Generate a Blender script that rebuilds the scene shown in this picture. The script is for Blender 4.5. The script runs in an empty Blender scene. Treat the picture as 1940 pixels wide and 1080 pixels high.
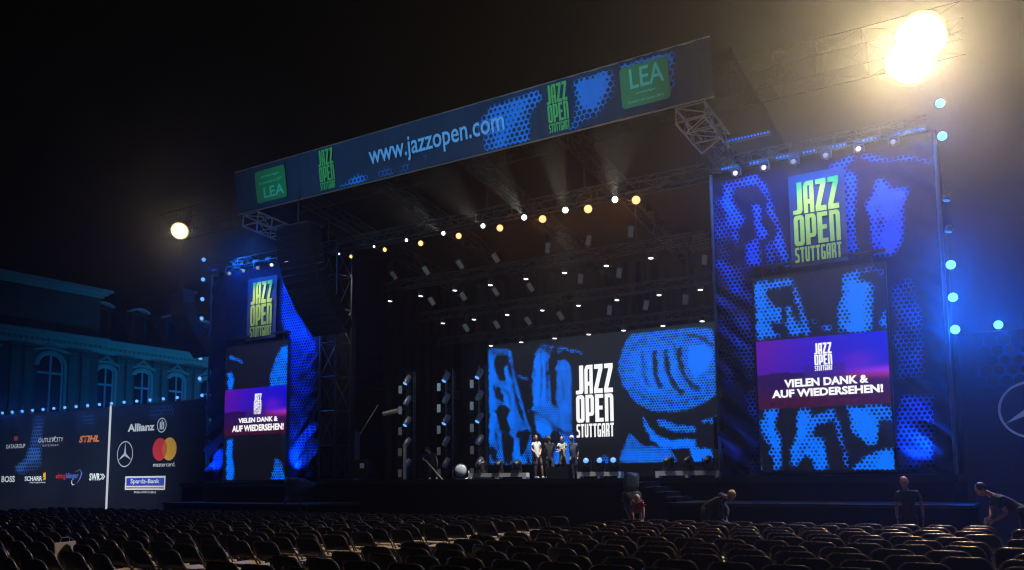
import bpy, bmesh, math, random
import numpy as np
from mathutils import Vector, Matrix, noise

random.seed(7)
R = math.radians
scene = bpy.context.scene
col = scene.collection

# ------------------------------------------------------------------ camera
F, CX, CY, EYE = 1620.0, 970.0, 727.0, 1.78
PITCH, ROLL, YAW = math.atan(181 / 1620), R(.44), R(31.9)
fwd = Vector((-math.sin(YAW) * math.cos(PITCH), math.cos(YAW) * math.cos(PITCH), math.sin(PITCH)))
rgt0 = Vector((math.cos(YAW), math.sin(YAW), 0)); up0 = rgt0.cross(fwd)
rgt = rgt0 * math.cos(ROLL) - up0 * math.sin(ROLL)
upv = rgt0 * math.sin(ROLL) + up0 * math.cos(ROLL)
cam_d = bpy.data.cameras.new("camera"); cam = bpy.data.objects.new("camera", cam_d); col.objects.link(cam)
m = Matrix.Identity(4)
for i in range(3):
    m[i][0], m[i][1], m[i][2] = rgt[i], upv[i], -fwd[i]
m[2][3] = EYE
cam.matrix_world = m
cam_d.sensor_fit = 'HORIZONTAL'; cam_d.sensor_width = 36; cam_d.lens = F / 1940 * 36
cam_d.shift_y = (CY - 540) / 1940
cam_d.clip_start = .1; cam_d.clip_end = 1000
scene.camera = cam
EYEV = Vector((0, 0, EYE))

# ------------------------------------------------------------------ night sky, exposure, sampling
world = bpy.data.worlds.new("World"); scene.world = world; world.use_nodes = True
wn = world.node_tree; bg = wn.nodes['Background']
sky = wn.nodes.new('ShaderNodeTexSky'); sky.sky_type = 'NISHITA'; sky.sun_disc = False
sky.sun_elevation = R(-8); sky.sun_rotation = R(200)
wn.links.new(sky.outputs[0], bg.inputs[0]); bg.inputs[1].default_value = .004
scene.view_settings.view_transform = 'Standard'; scene.view_settings.look = 'None'
scene.view_settings.exposure = 0; scene.view_settings.gamma = 1
scene.render.engine = 'CYCLES'
cy = scene.cycles
cy.use_denoising = True; cy.use_adaptive_sampling = False; cy.filter_width = 1.2; cy.max_bounces = 4; cy.diffuse_bounces = 2; cy.glossy_bounces = 2; cy.volume_bounces = 0
cy.transmission_bounces = 2; cy.sample_clamp_indirect = 3; cy.caustics_reflective = False; cy.caustics_refractive = False

HAZE_DENSITY = .0012
FLOOD_R, FLOOD_L = 15000, 260       # watts of the two big floodlights

# ------------------------------------------------------------------ helpers: pixel of the photograph -> place
def ray(px, py):
    return fwd * F + rgt * (px - CX) - upv * (py - CY)

class Plane:
    """A plane that stands at origin o; local x runs along the stage, local z up (leaning by `lean` about x)."""
    def __init__(s, x, y, z, lean=0.0, turn=0.0):
        s.o = Vector((x, y, z)); s.rot = Matrix.Rotation(turn, 3, 'Z') @ Matrix.Rotation(lean, 3, 'X')
        s.u = s.rot @ Vector((1, 0, 0)); s.v = s.rot @ Vector((0, 0, 1)); s.n = s.rot @ Vector((0, -1, 0))
    def at(s, px, py):
        d = ray(px, py); t = (s.o - EYEV).dot(s.n) / d.dot(s.n)
        q = EYEV + d * t - s.o
        return q.dot(s.u), q.dot(s.v)
    def world(s, px, py):
        a, b = s.at(px, py); return s.o + s.u * a + s.v * b

def zoomed(ox, oy, sc, pts):
    return [(ox + x / sc, oy + y / sc) for x, y in pts]

ORD = ['first', 'second', 'third', 'fourth', 'fifth', 'sixth', 'seventh', 'eighth', 'ninth', 'tenth', 'eleventh', 'twelfth',
       'thirteenth', 'fourteenth', 'fifteenth', 'sixteenth', 'seventeenth', 'eighteenth', 'nineteenth', 'twentieth'] + \
      ['twenty-' + w for w in ['first', 'second', 'third', 'fourth', 'fifth', 'sixth', 'seventh', 'eighth', 'ninth']] + ['thirtieth'] + \
      ['thirty-' + w for w in ['first', 'second', 'third', 'fourth', 'fifth', 'sixth', 'seventh', 'eighth', 'ninth']]

# ------------------------------------------------------------------ helpers: meshes and objects
class MB:
    def __init__(s): s.v = []; s.f = []
    def add(s, vs, fs):
        n = len(s.v); s.v += [tuple(v) for v in vs]; s.f += [tuple(i + n for i in f) for f in fs]; return s
    def box(s, c, size, rot=None):
        hx, hy, hz = [q / 2 for q in size]; vs = []
        for x in (-hx, hx):
            for y in (-hy, hy):
                for z in (-hz, hz):
                    p = Vector((x, y, z)); p = rot @ p if rot else p
                    vs.append(p + Vector(c))
        return s.add(vs, [(0, 1, 3, 2), (4, 6, 7, 5), (0, 4, 5, 1), (2, 3, 7, 6), (0, 2, 6, 4), (1, 5, 7, 3)])
    def span(s, x0, x1, y0, y1, z0, z1):
        return s.box(((x0 + x1) / 2, (y0 + y1) / 2, (z0 + z1) / 2), (x1 - x0, y1 - y0, z1 - z0))
    def tube(s, pts, r, n=6, caps=True):
        pts = [Vector(p) for p in pts]; rings = []
        rs = r if isinstance(r, (list, tuple)) else [r] * len(pts)
        prev = None
        for i, p in enumerate(pts):
            d = (pts[min(i + 1, len(pts) - 1)] - pts[max(i - 1, 0)]).normalized()
            if prev is None:
                a = Vector((0, 0, 1)) if abs(d.z) < .9 else Vector((1, 0, 0))
                e1 = d.cross(a).normalized()
            else:
                e1 = (prev - d * prev.dot(d)).normalized()
            prev = e1; e2 = d.cross(e1)
            rings.append([p + (e1 * math.cos(2 * math.pi * k / n) + e2 * math.sin(2 * math.pi * k / n)) * rs[i] for k in range(n)])
        vs = [v for rg in rings for v in rg]; fs = []
        for i in range(len(rings) - 1):
            for k in range(n):
                a, b = i * n + k, i * n + (k + 1) % n
                fs.append((a, b, b + n, a + n))
        if caps:
            fs.append(tuple(range(n - 1, -1, -1))); fs.append(tuple((len(rings) - 1) * n + k for k in range(n)))
        return s.add(vs, fs)
    def lathe(s, prof, c=(0, 0, 0), axis=(0, 0, 1), n=16):
        """prof: (radius, distance along axis)"""
        d = Vector(axis).normalized(); a = Vector((0, 0, 1)) if abs(d.z) < .9 else Vector((1, 0, 0))
        e1 = d.cross(a).normalized(); e2 = d.cross(e1); c = Vector(c)
        vs = []; fs = []
        for (r, h) in prof:
            for k in range(n):
                t = 2 * math.pi * k / n
                vs.append(c + d * h + (e1 * math.cos(t) + e2 * math.sin(t)) * max(r, 1e-4))
        for i in range(len(prof) - 1):
            for k in range(n):
                q, w = i * n + k, i * n + (k + 1) % n
                fs.append((q, w, w + n, q + n))
        fs.append(tuple(range(n - 1, -1, -1))); fs.append(tuple((len(prof) - 1) * n + k for k in range(n)))
        return s.add(vs, fs)
    def prism(s, poly, d0, d1, fr=lambda a, b, d: (a, d, b)):
        """poly of (a, b) extruded from depth d0 to d1"""
        n = len(poly)
        vs = [fr(a, b, d0) for a, b in poly] + [fr(a, b, d1) for a, b in poly]
        fs = [tuple(range(n)), tuple(range(2 * n - 1, n - 1, -1))] + [(i, i + n, (i + 1) % n + n, (i + 1) % n) for i in range(n)]
        return s.add(vs, fs)
    def ball(s, c, rad, n=14, k=9, rot=None):
        rx, ry, rz = rad if isinstance(rad, (tuple, list)) else (rad,) * 3
        vs = []; fs = []
        for i in range(k + 1):
            th = math.pi * i / k
            for j in range(n):
                ph = 2 * math.pi * j / n
                p = Vector((rx * math.sin(th) * math.cos(ph), ry * math.sin(th) * math.sin(ph), rz * math.cos(th)))
                p = rot @ p if rot else p
                vs.append(p + Vector(c))
        for i in range(k):
            for j in range(n):
                a, b = i * n + j, i * n + (j + 1) % n
                fs.append((a, a + n, b + n, b))
        return s.add(vs, fs)
    def mesh(s, name, mat, smooth=False):
        me = bpy.data.meshes.new(name); me.from_pydata(s.v, [], s.f); me.update()
        bm = bmesh.new(); bm.from_mesh(me)
        bmesh.ops.recalc_face_normals(bm, faces=bm.faces); bm.to_mesh(me); bm.free()
        if smooth:
            for p in me.polygons: p.use_smooth = True
        if mat: me.materials.append(mat)
        return me
    def build(s, name, mat, parent=None, smooth=False, loc=None):
        return link(name, s.mesh(name, mat, smooth), parent, loc)

def link(name, me, parent=None, loc=None):
    o = bpy.data.objects.new(name, me); col.objects.link(o)
    if parent: o.parent = parent
    if loc is not None: o.location = loc
    return o
def tag(o, label=None, cat=None, group=None, kind=None):
    if label: o['label'] = label
    if cat: o['category'] = cat
    if group: o['group'] = group
    if kind: o['kind'] = kind
    return o
def thing(name, label, cat, loc=(0, 0, 0), rz=0.0, group=None):
    o = bpy.data.objects.new(name, None); col.objects.link(o); o.location = loc; o.rotation_euler = (0, 0, rz)
    o.empty_display_size = .2
    return tag(o, label, cat, group)
def on_plane(name, P, label, cat, group=None):
    o = thing(name, label, cat, P.o, 0, group); o.rotation_euler = P.rot.to_euler(); return o
def copy_tree(o, parent=None):
    c = o.copy(); col.objects.link(c); c.parent = parent
    for ch in list(o.children): copy_tree(ch, c)
    return c
def aimed(o, target):
    """turn a lamp-like object so that its -Z looks at target"""
    d = Vector(target) - Vector(o.location); o.rotation_euler = d.to_track_quat('-Z', 'Y').to_euler()
def lamp(kind, parent, loc, power, colour, target=None, size=None, cone=None, blend=.3, shape=None, radius=.15):
    L = bpy.data.lights.new("lamp_light", kind); L.energy = power; L.color = colour
    if kind == 'SPOT':
        L.spot_size = R(cone); L.spot_blend = blend; L.shadow_soft_size = radius
    if kind == 'POINT': L.shadow_soft_size = radius
    if kind == 'AREA':
        L.shape = 'RECTANGLE'; L.size, L.size_y = size
    o = bpy.data.objects.new("lamp_light", L); col.objects.link(o); o.location = loc
    if target is not None: aimed(o, target)
    if parent:
        bpy.context.view_layer.update()
        o.parent = parent; o.matrix_parent_inverse = parent.matrix_world.inverted()
    return o

# ------------------------------------------------------------------ materials
def nodes(name):
    ma = bpy.data.materials.new(name); ma.use_nodes = True; t = ma.node_tree
    return ma, t, t.nodes['Principled BSDF'], t.nodes['Material Output']
def mat(name, c, rough=.6, metal=0.0, var=.35, scale=6.0, spec=.4, bump=0.0):
    ma, t, b, out = nodes(name)
    tc = t.nodes.new('ShaderNodeTexCoord'); nz = t.nodes.new('ShaderNodeTexNoise')
    nz.inputs['Scale'].default_value = scale; nz.inputs['Detail'].default_value = 5
    t.links.new(tc.outputs['Object'], nz.inputs['Vector'])
    mx = t.nodes.new('ShaderNodeMix'); mx.data_type = 'RGBA'
    mx.inputs[6].default_value = (*[q * (1 - var) for q in c], 1); mx.inputs[7].default_value = (*[min(1, q * (1 + var)) for q in c], 1)
    t.links.new(nz.outputs[0], mx.inputs[0]); t.links.new(mx.outputs[2], b.inputs['Base Color'])
    mr = t.nodes.new('ShaderNodeMapRange'); mr.inputs[3].default_value = max(.05, rough - .12); mr.inputs[4].default_value = min(1, rough + .12)
    t.links.new(nz.outputs[0], mr.inputs[0]); t.links.new(mr.outputs[0], b.inputs['Roughness'])
    b.inputs['Metallic'].default_value = metal; b.inputs['Specular IOR Level'].default_value = spec
    if bump:
        bp = t.nodes.new('ShaderNodeBump'); bp.inputs['Strength'].default_value = bump; bp.inputs['Distance'].default_value = .02
        t.links.new(nz.outputs[0], bp.inputs['Height']); t.links.new(bp.outputs[0], b.inputs['Normal'])
    return ma
def emit(name, c, strength):
    ma, t, b, out = nodes(name)
    b.inputs['Base Color'].default_value = (.02, .02, .02, 1); b.inputs['Roughness'].default_value = .3
    b.inputs['Emission Color'].default_value = (*c, 1); b.inputs['Emission Strength'].default_value = strength
    return ma
def hexdist(t, pitch):
    """node chain: distance from the centre of a hexagon cell, 0 .. 0.5, in object metres"""
    N = t.nodes.new; L = t.links.new
    def vm(op, a, b=None, c=None):
        n = N('ShaderNodeVectorMath'); n.operation = op
        for i, q in enumerate((a, b)):
            if q is None: continue
            if isinstance(q, tuple): n.inputs[i].default_value = q
            else: L(q, n.inputs[i])
        return n
    def mt(op, a, b=None):
        n = N('ShaderNodeMath'); n.operation = op
        for i, q in enumerate((a, b)):
            if q is None: continue
            if isinstance(q, (int, float)): n.inputs[i].default_value = q
            else: L(q, n.inputs[i])
        return n.outputs[0]
    tc = N('ShaderNodeTexCoord'); sp = N('ShaderNodeSeparateXYZ'); L(tc.outputs['Object'], sp.inputs[0])
    cb = N('ShaderNodeCombineXYZ'); L(sp.outputs[0], cb.inputs[0]); L(sp.outputs[2], cb.inputs[1])
    s3 = math.sqrt(3)
    q = vm('SCALE', cb.outputs[0]); q.inputs[3].default_value = 1 / pitch
    q = vm('ADD', q.outputs[0], (400.0, 400 * s3, 1.0)).outputs[0]
    rr = (1.0, s3, 10.0); hh = (.5, s3 / 2, 0.0)
    a = vm('SUBTRACT', vm('MODULO', q, rr).outputs[0], hh).outputs[0]
    b = vm('SUBTRACT', vm('MODULO', vm('SUBTRACT', q, hh).outputs[0], rr).outputs[0], hh).outputs[0]
    def flat(x): return vm('MULTIPLY', x, (1.0, 1.0, 0.0)).outputs[0]
    a, b = flat(a), flat(b)
    def hd(x):
        ab = vm('ABSOLUTE', x).outputs[0]
        dt = vm('DOT_PRODUCT', ab, (.5, s3 / 2, 0.0)).outputs['Value']
        sx = N('ShaderNodeSeparateXYZ'); L(ab, sx.inputs[0])
        return mt('MAXIMUM', sx.outputs[0], dt)
    return mt('MINIMUM', hd(a), hd(b)), mt
def halftone(name, pitch, lit, dark, glow=None, rough=.55):
    """a printed (glow None) or luminous panel whose hexagon dots follow the attribute `tone`"""
    ma, t, b, out = nodes(name); L = t.links.new
    d, mt = hexdist(t, pitch)
    at = t.nodes.new('ShaderNodeAttribute'); at.attribute_name = 'tone'
    rad = mt('MULTIPLY', mt('POWER', mt('MAXIMUM', mt('SUBTRACT', 1.0, at.outputs['Fac']), 0.0), .68), .62)
    df = mt('SUBTRACT', d, mt('SUBTRACT', rad, .05))
    mr = t.nodes.new('ShaderNodeMapRange'); mr.inputs[1].default_value = -.05; mr.inputs[2].default_value = .05
    L(df, mr.inputs[0])
    nz = t.nodes.new('ShaderNodeTexNoise'); nz.inputs['Scale'].default_value = .7; nz.inputs['Detail'].default_value = 4
    tc = t.nodes.new('ShaderNodeTexCoord'); L(tc.outputs['Object'], nz.inputs['Vector'])
    dk = t.nodes.new('ShaderNodeMix'); dk.data_type = 'RGBA'
    dk.inputs[6].default_value = (*[q * .75 for q in dark], 1); dk.inputs[7].default_value = (*[q * 1.3 for q in dark], 1)
    L(nz.outputs[0], dk.inputs[0])
    mx = t.nodes.new('ShaderNodeMix'); mx.data_type = 'RGBA'
    L(mr.outputs[0], mx.inputs[0]); L(dk.outputs[2], mx.inputs[6]); mx.inputs[7].default_value = (*lit, 1)
    if glow is None:
        L(mx.outputs[2], b.inputs['Base Color']); b.inputs['Roughness'].default_value = .85; b.inputs['Specular IOR Level'].default_value = .06
    else:
        b.inputs['Base Color'].default_value = (.01, .01, .012, 1); b.inputs['Roughness'].default_value = .5
        L(mx.outputs[2], b.inputs['Emission Color']); b.inputs['Emission Strength'].default_value = glow
    return ma
def picture(name, glow):
    """screen content carried by the colour attribute `picture`"""
    ma, t, b, out = nodes(name)
    at = t.nodes.new('ShaderNodeAttribute'); at.attribute_name = 'picture'
    b.inputs['Base Color'].default_value = (.01, .01, .012, 1)
    t.links.new(at.outputs['Color'], b.inputs['Emission Color']); b.inputs['Emission Strength'].default_value = glow
    return ma

M = {}
M['black_metal'] = mat('black_metal', (.02, .02, .022), .45, .3)
M['black_paint'] = mat('black_paint', (.008, .008, .009), .7, spec=.12)
M['drape'] = mat('black_drape', (.008, .008, .009), .95, spec=.05)
M['deck'] = mat('stage_deck_ply', (.015, .015, .016), .6, scale=2)
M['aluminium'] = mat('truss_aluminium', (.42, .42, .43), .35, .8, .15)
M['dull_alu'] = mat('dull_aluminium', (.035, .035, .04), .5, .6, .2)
M['pale_steel'] = mat('pale_painted_steel', (.5, .47, .38), .5)
M['ground'] = mat('dark_gravel_ground', (.045, .042, .038), .95, 0, .5, 9, .1, .6)
M['chair_black'] = mat('black_chair_plastic', (.007, .0065, .006), .5, 0, .3, 12, .25)
M['chair_seat'] = mat('worn_chair_seat', (.5, .41, .29), .42, 0, .3, 7)
M['chair_tube'] = mat('dark_chair_tube', (.16, .13, .10), .28, .5, .25, 6, .8)
M['lens_off'] = mat('dull_glass_lens', (.3, .3, .3), .15, 0, .1)
M['white_print'] = mat('white_print', (.8, .82, .8), .6, 0, .05)
M['speaker_cloth'] = mat('black_speaker_grille', (.005, .005, .006), .85, 0, .4, 40, .04)

# ------------------------------------------------------------------ text and drawn lettering
def curve_mesh(name, polys):
    cu = bpy.data.curves.new(name, 'CURVE'); cu.dimensions = '2D'; cu.fill_mode = 'BOTH'
    for p in polys:
        sp = cu.splines.new('POLY'); sp.points.add(len(p) - 1); sp.use_cyclic_u = True
        for q, (x, y) in zip(sp.points, p): q.co = (x, y, 0, 1)
    o = bpy.data.objects.new(name, cu); col.objects.link(o)
    me = bpy.data.meshes.new_from_object(o.evaluated_get(bpy.context.evaluated_depsgraph_get()))
    bpy.data.objects.remove(o); bpy.data.curves.remove(cu)
    return me
def text_mesh(s, bold=0.0, shear=0.0, space=1.0, line=1.0, align='LEFT'):
    cu = bpy.data.curves.new('lettering', 'FONT'); cu.body = s; cu.offset = bold; cu.shear = shear; cu.space_character = space
    cu.space_line = line; cu.align_x = align; cu.resolution_u = 3
    o = bpy.data.objects.new('lettering', cu); col.objects.link(o)
    me = bpy.data.meshes.new_from_object(o.evaluated_get(bpy.context.evaluated_depsgraph_get()))
    bpy.data.objects.remove(o); bpy.data.curves.remove(cu)
    return me
def fit(me, x0, z0, x1, z1, y):
    """lay a flat xy mesh into the local rectangle x0..x1, z0..z1 at local depth y, face to -y"""
    n = len(me.vertices); a = np.empty(n * 3, np.float32); me.vertices.foreach_get('co', a); a = a.reshape(-1, 3)
    lo, hi = a.min(0), a.max(0)
    b = np.zeros_like(a)
    b[:, 0] = x0 + (a[:, 0] - lo[0]) / max(hi[0] - lo[0], 1e-6) * (x1 - x0)
    b[:, 2] = z0 + (a[:, 1] - lo[1]) / max(hi[1] - lo[1], 1e-6) * (z1 - z0)
    b[:, 1] = y
    me.vertices.foreach_set('co', b.ravel()); me.update()
    return me
def lettering(name, s, P, bl, tr, ma, parent, y=-.012, **kw):
    me = text_mesh(s, **kw); (x0, z0), (x1, z1) = P.at(*bl), P.at(*tr)
    fit(me, x0, z0, x1, z1, y); me.materials.clear(); me.materials.append(ma); me.name = name
    return link(name, me, parent)

GL = {
 'J': [[(.46, 1), (1, 1), (1, .12), (.9, .03), (.75, 0), (0, 0), (0, .13), (.36, .13), (.46, .17)]],
 'A': [[(0, 0), (0, .84), (.12, .96), (.3, 1), (1, 1), (1, 0), (.6, 0), (.6, .28), (.4, .28), (.4, 0)], [(.4, .42), (.6, .42), (.6, .86), (.46, .86), (.4, .8)]],
 'Z': [[(.05, 1), (1, 1), (1, .84), (.46, .16), (.98, .16), (.98, 0), (0, 0), (0, .16), (.52, .84), (.05, .84)]],
 'O': [[(0, .1), (0, .9), (.12, .98), (.25, 1), (.75, 1), (.88, .98), (1, .9), (1, .1), (.88, .02), (.75, 0), (.25, 0), (.12, .02)], [(.41, .14), (.59, .14), (.59, .86), (.41, .86)]],
 'P': [[(0, 0), (0, 1), (.75, 1), (.9, .97), (1, .88), (1, .34), (.9, .25), (.75, .23), (.42, .23), (.42, 0)], [(.42, .36), (.6, .36), (.6, .87), (.42, .87)]],
 'E': [[(0, 0), (0, 1), (.96, 1), (.96, .86), (.46, .86), (.46, .58), (.88, .58), (.88, .44), (.46, .44), (.46, .14), (.98, .14), (.98, 0)]],
 'N': [[(0, 0), (0, 1), (.75, 1), (.9, .97), (1, .88), (1, 0), (.6, 0), (.6, .86), (.4, .86), (.4, 0)]],
 'S': [[(0, 0), (0, .16), (.55, .16), (.6, .2), (.6, .38), (.1, .5), (0, .6), (0, .88), (.15, 1), (1, 1), (1, .84), (.45, .84), (.4, .8), (.4, .64), (.9, .52), (1, .42), (1, .12), (.85, 0)]],
 'T': [[(0, 1), (1, 1), (1, .84), (.72, .84), (.72, 0), (.28, 0), (.28, .84), (0, .84)]],
 'U': [[(0, 1), (.4, 1), (.4, .16), (.6, .16), (.6, 1), (1, 1), (1, .12), (.85, 0), (.15, 0), (0, .12)]],
 'G': [[(1, 1), (1, .84), (.44, .84), (.4, .8), (.4, .2), (.44, .16), (.6, .16), (.6, .4), (.5, .4), (.5, .54), (1, .54), (1, 0), (.15, 0), (0, .12), (0, .88), (.15, 1)]],
 'R': [[(0, 0), (0, 1), (.75, 1), (.92, .97), (1, .86), (1, .62), (.88, .5), (1, .4), (1, 0), (.6, 0), (.6, .38), (.4, .38), (.4, 0)], [(.4, .54), (.6, .54), (.6, .86), (.4, .86)]],
}
def logo_mesh():
    polys = []
    def row(word, z0, z1, gap, wd=None):
        wd = wd or [1] * len(word); unit = (1 - gap * (len(word) - 1)) / sum(wd); x = 0
        for ch, k in zip(word, wd):
            for p in GL[ch]: polys.append([(x + a * unit * k, z0 + b * (z1 - z0)) for a, b in p])
            x += unit * k + gap
    row('JAZZ', .6, 1, .03, [.92, 1, 1.05, 1.05]); row('OPEN', .205, .585, .03); row('STUTTGART', 0, .185, .018)
    return curve_mesh('logo_lettering', polys)
def logo(P, bl, tr, ma, parent, y=-.012, name='festival_logo'):
    (x0, z0), (x1, z1) = P.at(*bl), P.at(*tr)
    me = fit(logo_mesh(), x0, z0, x1, z1, y); me.materials.clear(); me.materials.append(ma)
    return link(name, me, parent)
def shape(name, polys, ma, parent, y=-.012):
    """flat printed shape from local (x, z) polygons"""
    me = curve_mesh(name, polys); n = len(me.vertices); a = np.empty(n * 3, np.float32); me.vertices.foreach_get('co', a); a = a.reshape(-1, 3)
    b = a.copy(); b[:, 2] = a[:, 1]; b[:, 1] = y; me.vertices.foreach_set('co', b.ravel()); me.update()
    me.materials.clear(); me.materials.append(ma)
    return link(name, me, parent)
def ring(cx, cz, r, n=40): return [(cx + r * math.cos(2 * math.pi * k / n), cz + r * math.sin(2 * math.pi * k / n)) for k in range(n)]
def rrect(x0, z0, x1, z1, r):
    out = []
    for (cx, cz, a0) in ((x1 - r, z1 - r, 0), (x0 + r, z1 - r, 90), (x0 + r, z0 + r, 180), (x1 - r, z0 + r, 270)):
        for k in range(5): out.append((cx + r * math.cos(R(a0 + 22.5 * k)), cz + r * math.sin(R(a0 + 22.5 * k))))
    return out
def thick(pts, w):
    """a polyline of local (x, z) made into a band"""
    L, Rr = [], []
    ws = w if isinstance(w, (list, tuple)) else [w] * len(pts)
    for i, (x, z) in enumerate(pts):
        a, b = pts[max(i - 1, 0)], pts[min(i + 1, len(pts) - 1)]
        d = math.hypot(b[0] - a[0], b[1] - a[1]) or 1; nx, nz = -(b[1] - a[1]) / d, (b[0] - a[0]) / d
        L.append((x + nx * ws[i] / 2, z + nz * ws[i] / 2)); Rr.append((x - nx * ws[i] / 2, z - nz * ws[i] / 2))
    return L + Rr[::-1]

# ------------------------------------------------------------------ tone panels (hexagon halftone pictures)
def inside(X, Z, poly):
    r = np.zeros(X.shape, bool); n = len(poly)
    for i in range(n):
        x0, z0 = poly[i]; x1, z1 = poly[(i + 1) % n]
        if z0 == z1: continue
        c = ((Z > min(z0, z1)) & (Z <= max(z0, z1)))
        xi = x0 + (Z - z0) * (x1 - x0) / (z1 - z0)
        r ^= c & (X < xi)
    return r
def blur(T, k):
    for _ in range(2):
        for ax in (0, 1):
            A = np.zeros_like(T); w = 0
            for d in range(-k, k + 1):
                A += np.roll(T, d, ax); w += 1
            T = A / w
    return T
def tones(P, x0, x1, z0, z1, nx, nz, layers, soft=2, rag=0.0, mottle=0.0, base=0.0, ragscale=1.6):
    """layers: (value, polygon of photograph pixels)"""
    xs, zs = np.linspace(x0, x1, nx), np.linspace(z0, z1, nz); X, Z = np.meshgrid(xs, zs)
    if rag or mottle:
        NX = np.array([[noise.noise(Vector((x * ragscale, z * ragscale, 3.1))) for x in xs] for z in zs])
        NZ = np.array([[noise.noise(Vector((x * ragscale, z * ragscale, 9.7))) for x in xs] for z in zs])
    else: NX = NZ = 0 * X
    T = np.full(X.shape, float(base))
    for val, poly in layers:
        q = [P.at(*p) for p in poly]
        T[inside(X + NX * rag, Z + NZ * rag, q)] = val
    T = blur(T, soft)
    if mottle: T = np.where(T > .04, T + NX * mottle, T)
    return np.clip(T, 0, 1)
def tone_panel(name, P, x0, x1, z0, z1, nx, nz, T, ma, parent, y=0.0, fold=None, attr='tone'):
    xs, zs = np.linspace(x0, x1, nx), np.linspace(z0, z1, nz); X, Z = np.meshgrid(xs, zs)
    Y = np.full(X.shape, y) if fold is None else y + fold(X, Z)
    V = np.stack([X, Y, Z], -1).reshape(-1, 3)
    i = np.arange(nx * nz).reshape(nz, nx)
    Q = np.stack([i[:-1, :-1], i[:-1, 1:], i[1:, 1:], i[1:, :-1]], -1).reshape(-1, 4)
    me = bpy.data.meshes.new(name); me.from_pydata(V.tolist(), [], Q.tolist()); me.update()
    if attr == 'tone':
        a = me.attributes.new('tone', 'FLOAT', 'POINT'); a.data.foreach_set('value', T.astype(np.float32).ravel())
    else:
        a = me.attributes.new('picture', 'FLOAT_COLOR', 'POINT'); a.data.foreach_set('color', T.astype(np.float32).ravel())
    if fold is not None:
        for p in me.polygons: p.use_smooth = True
    me.materials.append(ma)
    return link(name, me, parent)

# ================================================================== SETTING
g = MB(); g.add([(-150, -40, 0), (90, -40, 0), (90, 160, 0), (-150, 160, 0)], [(0, 1, 2, 3)])
tag(g.build('ground', M['ground']), kind='structure')

# ------------------------------------------------------------------ palace wing on the left, its front on the plane x = -85
PX_ = -85.0
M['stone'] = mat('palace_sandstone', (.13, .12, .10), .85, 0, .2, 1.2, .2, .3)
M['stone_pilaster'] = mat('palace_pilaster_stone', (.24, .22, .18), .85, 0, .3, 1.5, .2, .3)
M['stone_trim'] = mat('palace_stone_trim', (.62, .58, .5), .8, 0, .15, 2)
M['slate'] = mat('palace_slate_roof', (.03, .032, .035), .7, 0, .3, 4)
M['window_white'] = mat('white_window_paint', (.72, .72, .7), .5, 0, .08)
M['dark_pane'] = mat('dark_window_glass', (.006, .007, .009), .08, 0, .2)
pal = thing('palace', 'long stone palace wing with arched windows, cornice and dormers behind the left sponsor wall', 'palace')
yz = lambda a, b, d: (d, a, b)                       # polygon in (y, z), depth along x
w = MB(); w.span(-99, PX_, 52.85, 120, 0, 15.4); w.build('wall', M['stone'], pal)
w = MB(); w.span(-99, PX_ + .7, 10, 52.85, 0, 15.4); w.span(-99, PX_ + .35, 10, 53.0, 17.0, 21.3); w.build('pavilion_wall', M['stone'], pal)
c = MB()
for (y0, y1, off) in ((10, 53.3, .7), (53.3, 120, 0)):
    for (z0, z1, pr) in ((15.4, 15.75, .15), (15.75, 16.05, .45), (16.05, 16.3, .8), (16.3, 16.62, 1.05), (16.62, 16.8, 1.2)):
        c.span(PX_ - .5, PX_ + off + pr, y0, y1, z0, z1)
y = 10.3
while y < 110:                                       # little brackets below the cornice
    off = .7 if y < 53 else 0
    c.span(PX_ + off + .45, PX_ + off + .72, y, y + .2, 15.8, 16.03); y += .55
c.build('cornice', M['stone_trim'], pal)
c = MB()
for (z0, z1, pr) in ((21.3, 21.6, .2), (21.6, 21.9, .5), (21.9, 22.2, .85)):
    c.span(-99, PX_ + .35 + pr, 10, 53.1 + pr, z0, z1)
c.build('attic_cornice', M['stone_trim'], pal)
r_ = MB(); r_.prism([(-86.2, 16.81), (-85.4, 16.81), (-88.6, 20.6), (-93, 22.0), (-99, 22.0), (-99, 16.81)], 53.1, 120, lambda a, b, d: (a, d, b))
roof = r_.build('roof', M['slate'], pal)
for yc in (54.05, 58.45, 62.8, 67.2, 71.6):
    d = MB(); d.span(-89.0, -85.75, yc - .95, yc + .95, 17.4, 20.75); dm = d.build('dormer', M['slate'], roof)
    arc = [(yc + 1.15 * t, 20.78 + .38 * (1 - t * t)) for t in [q / 5 - 1 for q in range(11)]]
    d = MB(); d.prism(thick([(a, b) for a, b in arc], .2), -86.4, -85.45, yz); d.build('dormer_hood', M['stone_trim'], dm)
    d = MB(); d.span(-85.76, -85.7, yc - .55, yc + .55, 18.0, 20.3); d.build('dormer_window', M['dark_pane'], dm)
def arch(yc, z0, zs, hw, rise, n=9):
    return [(yc - hw, z0), (yc + hw, z0), (yc + hw, zs)] + [(yc + hw * math.cos(math.pi * k / n), zs + rise * math.sin(math.pi * k / n)) for k in range(1, n)] + [(yc - hw, zs)]
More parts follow.
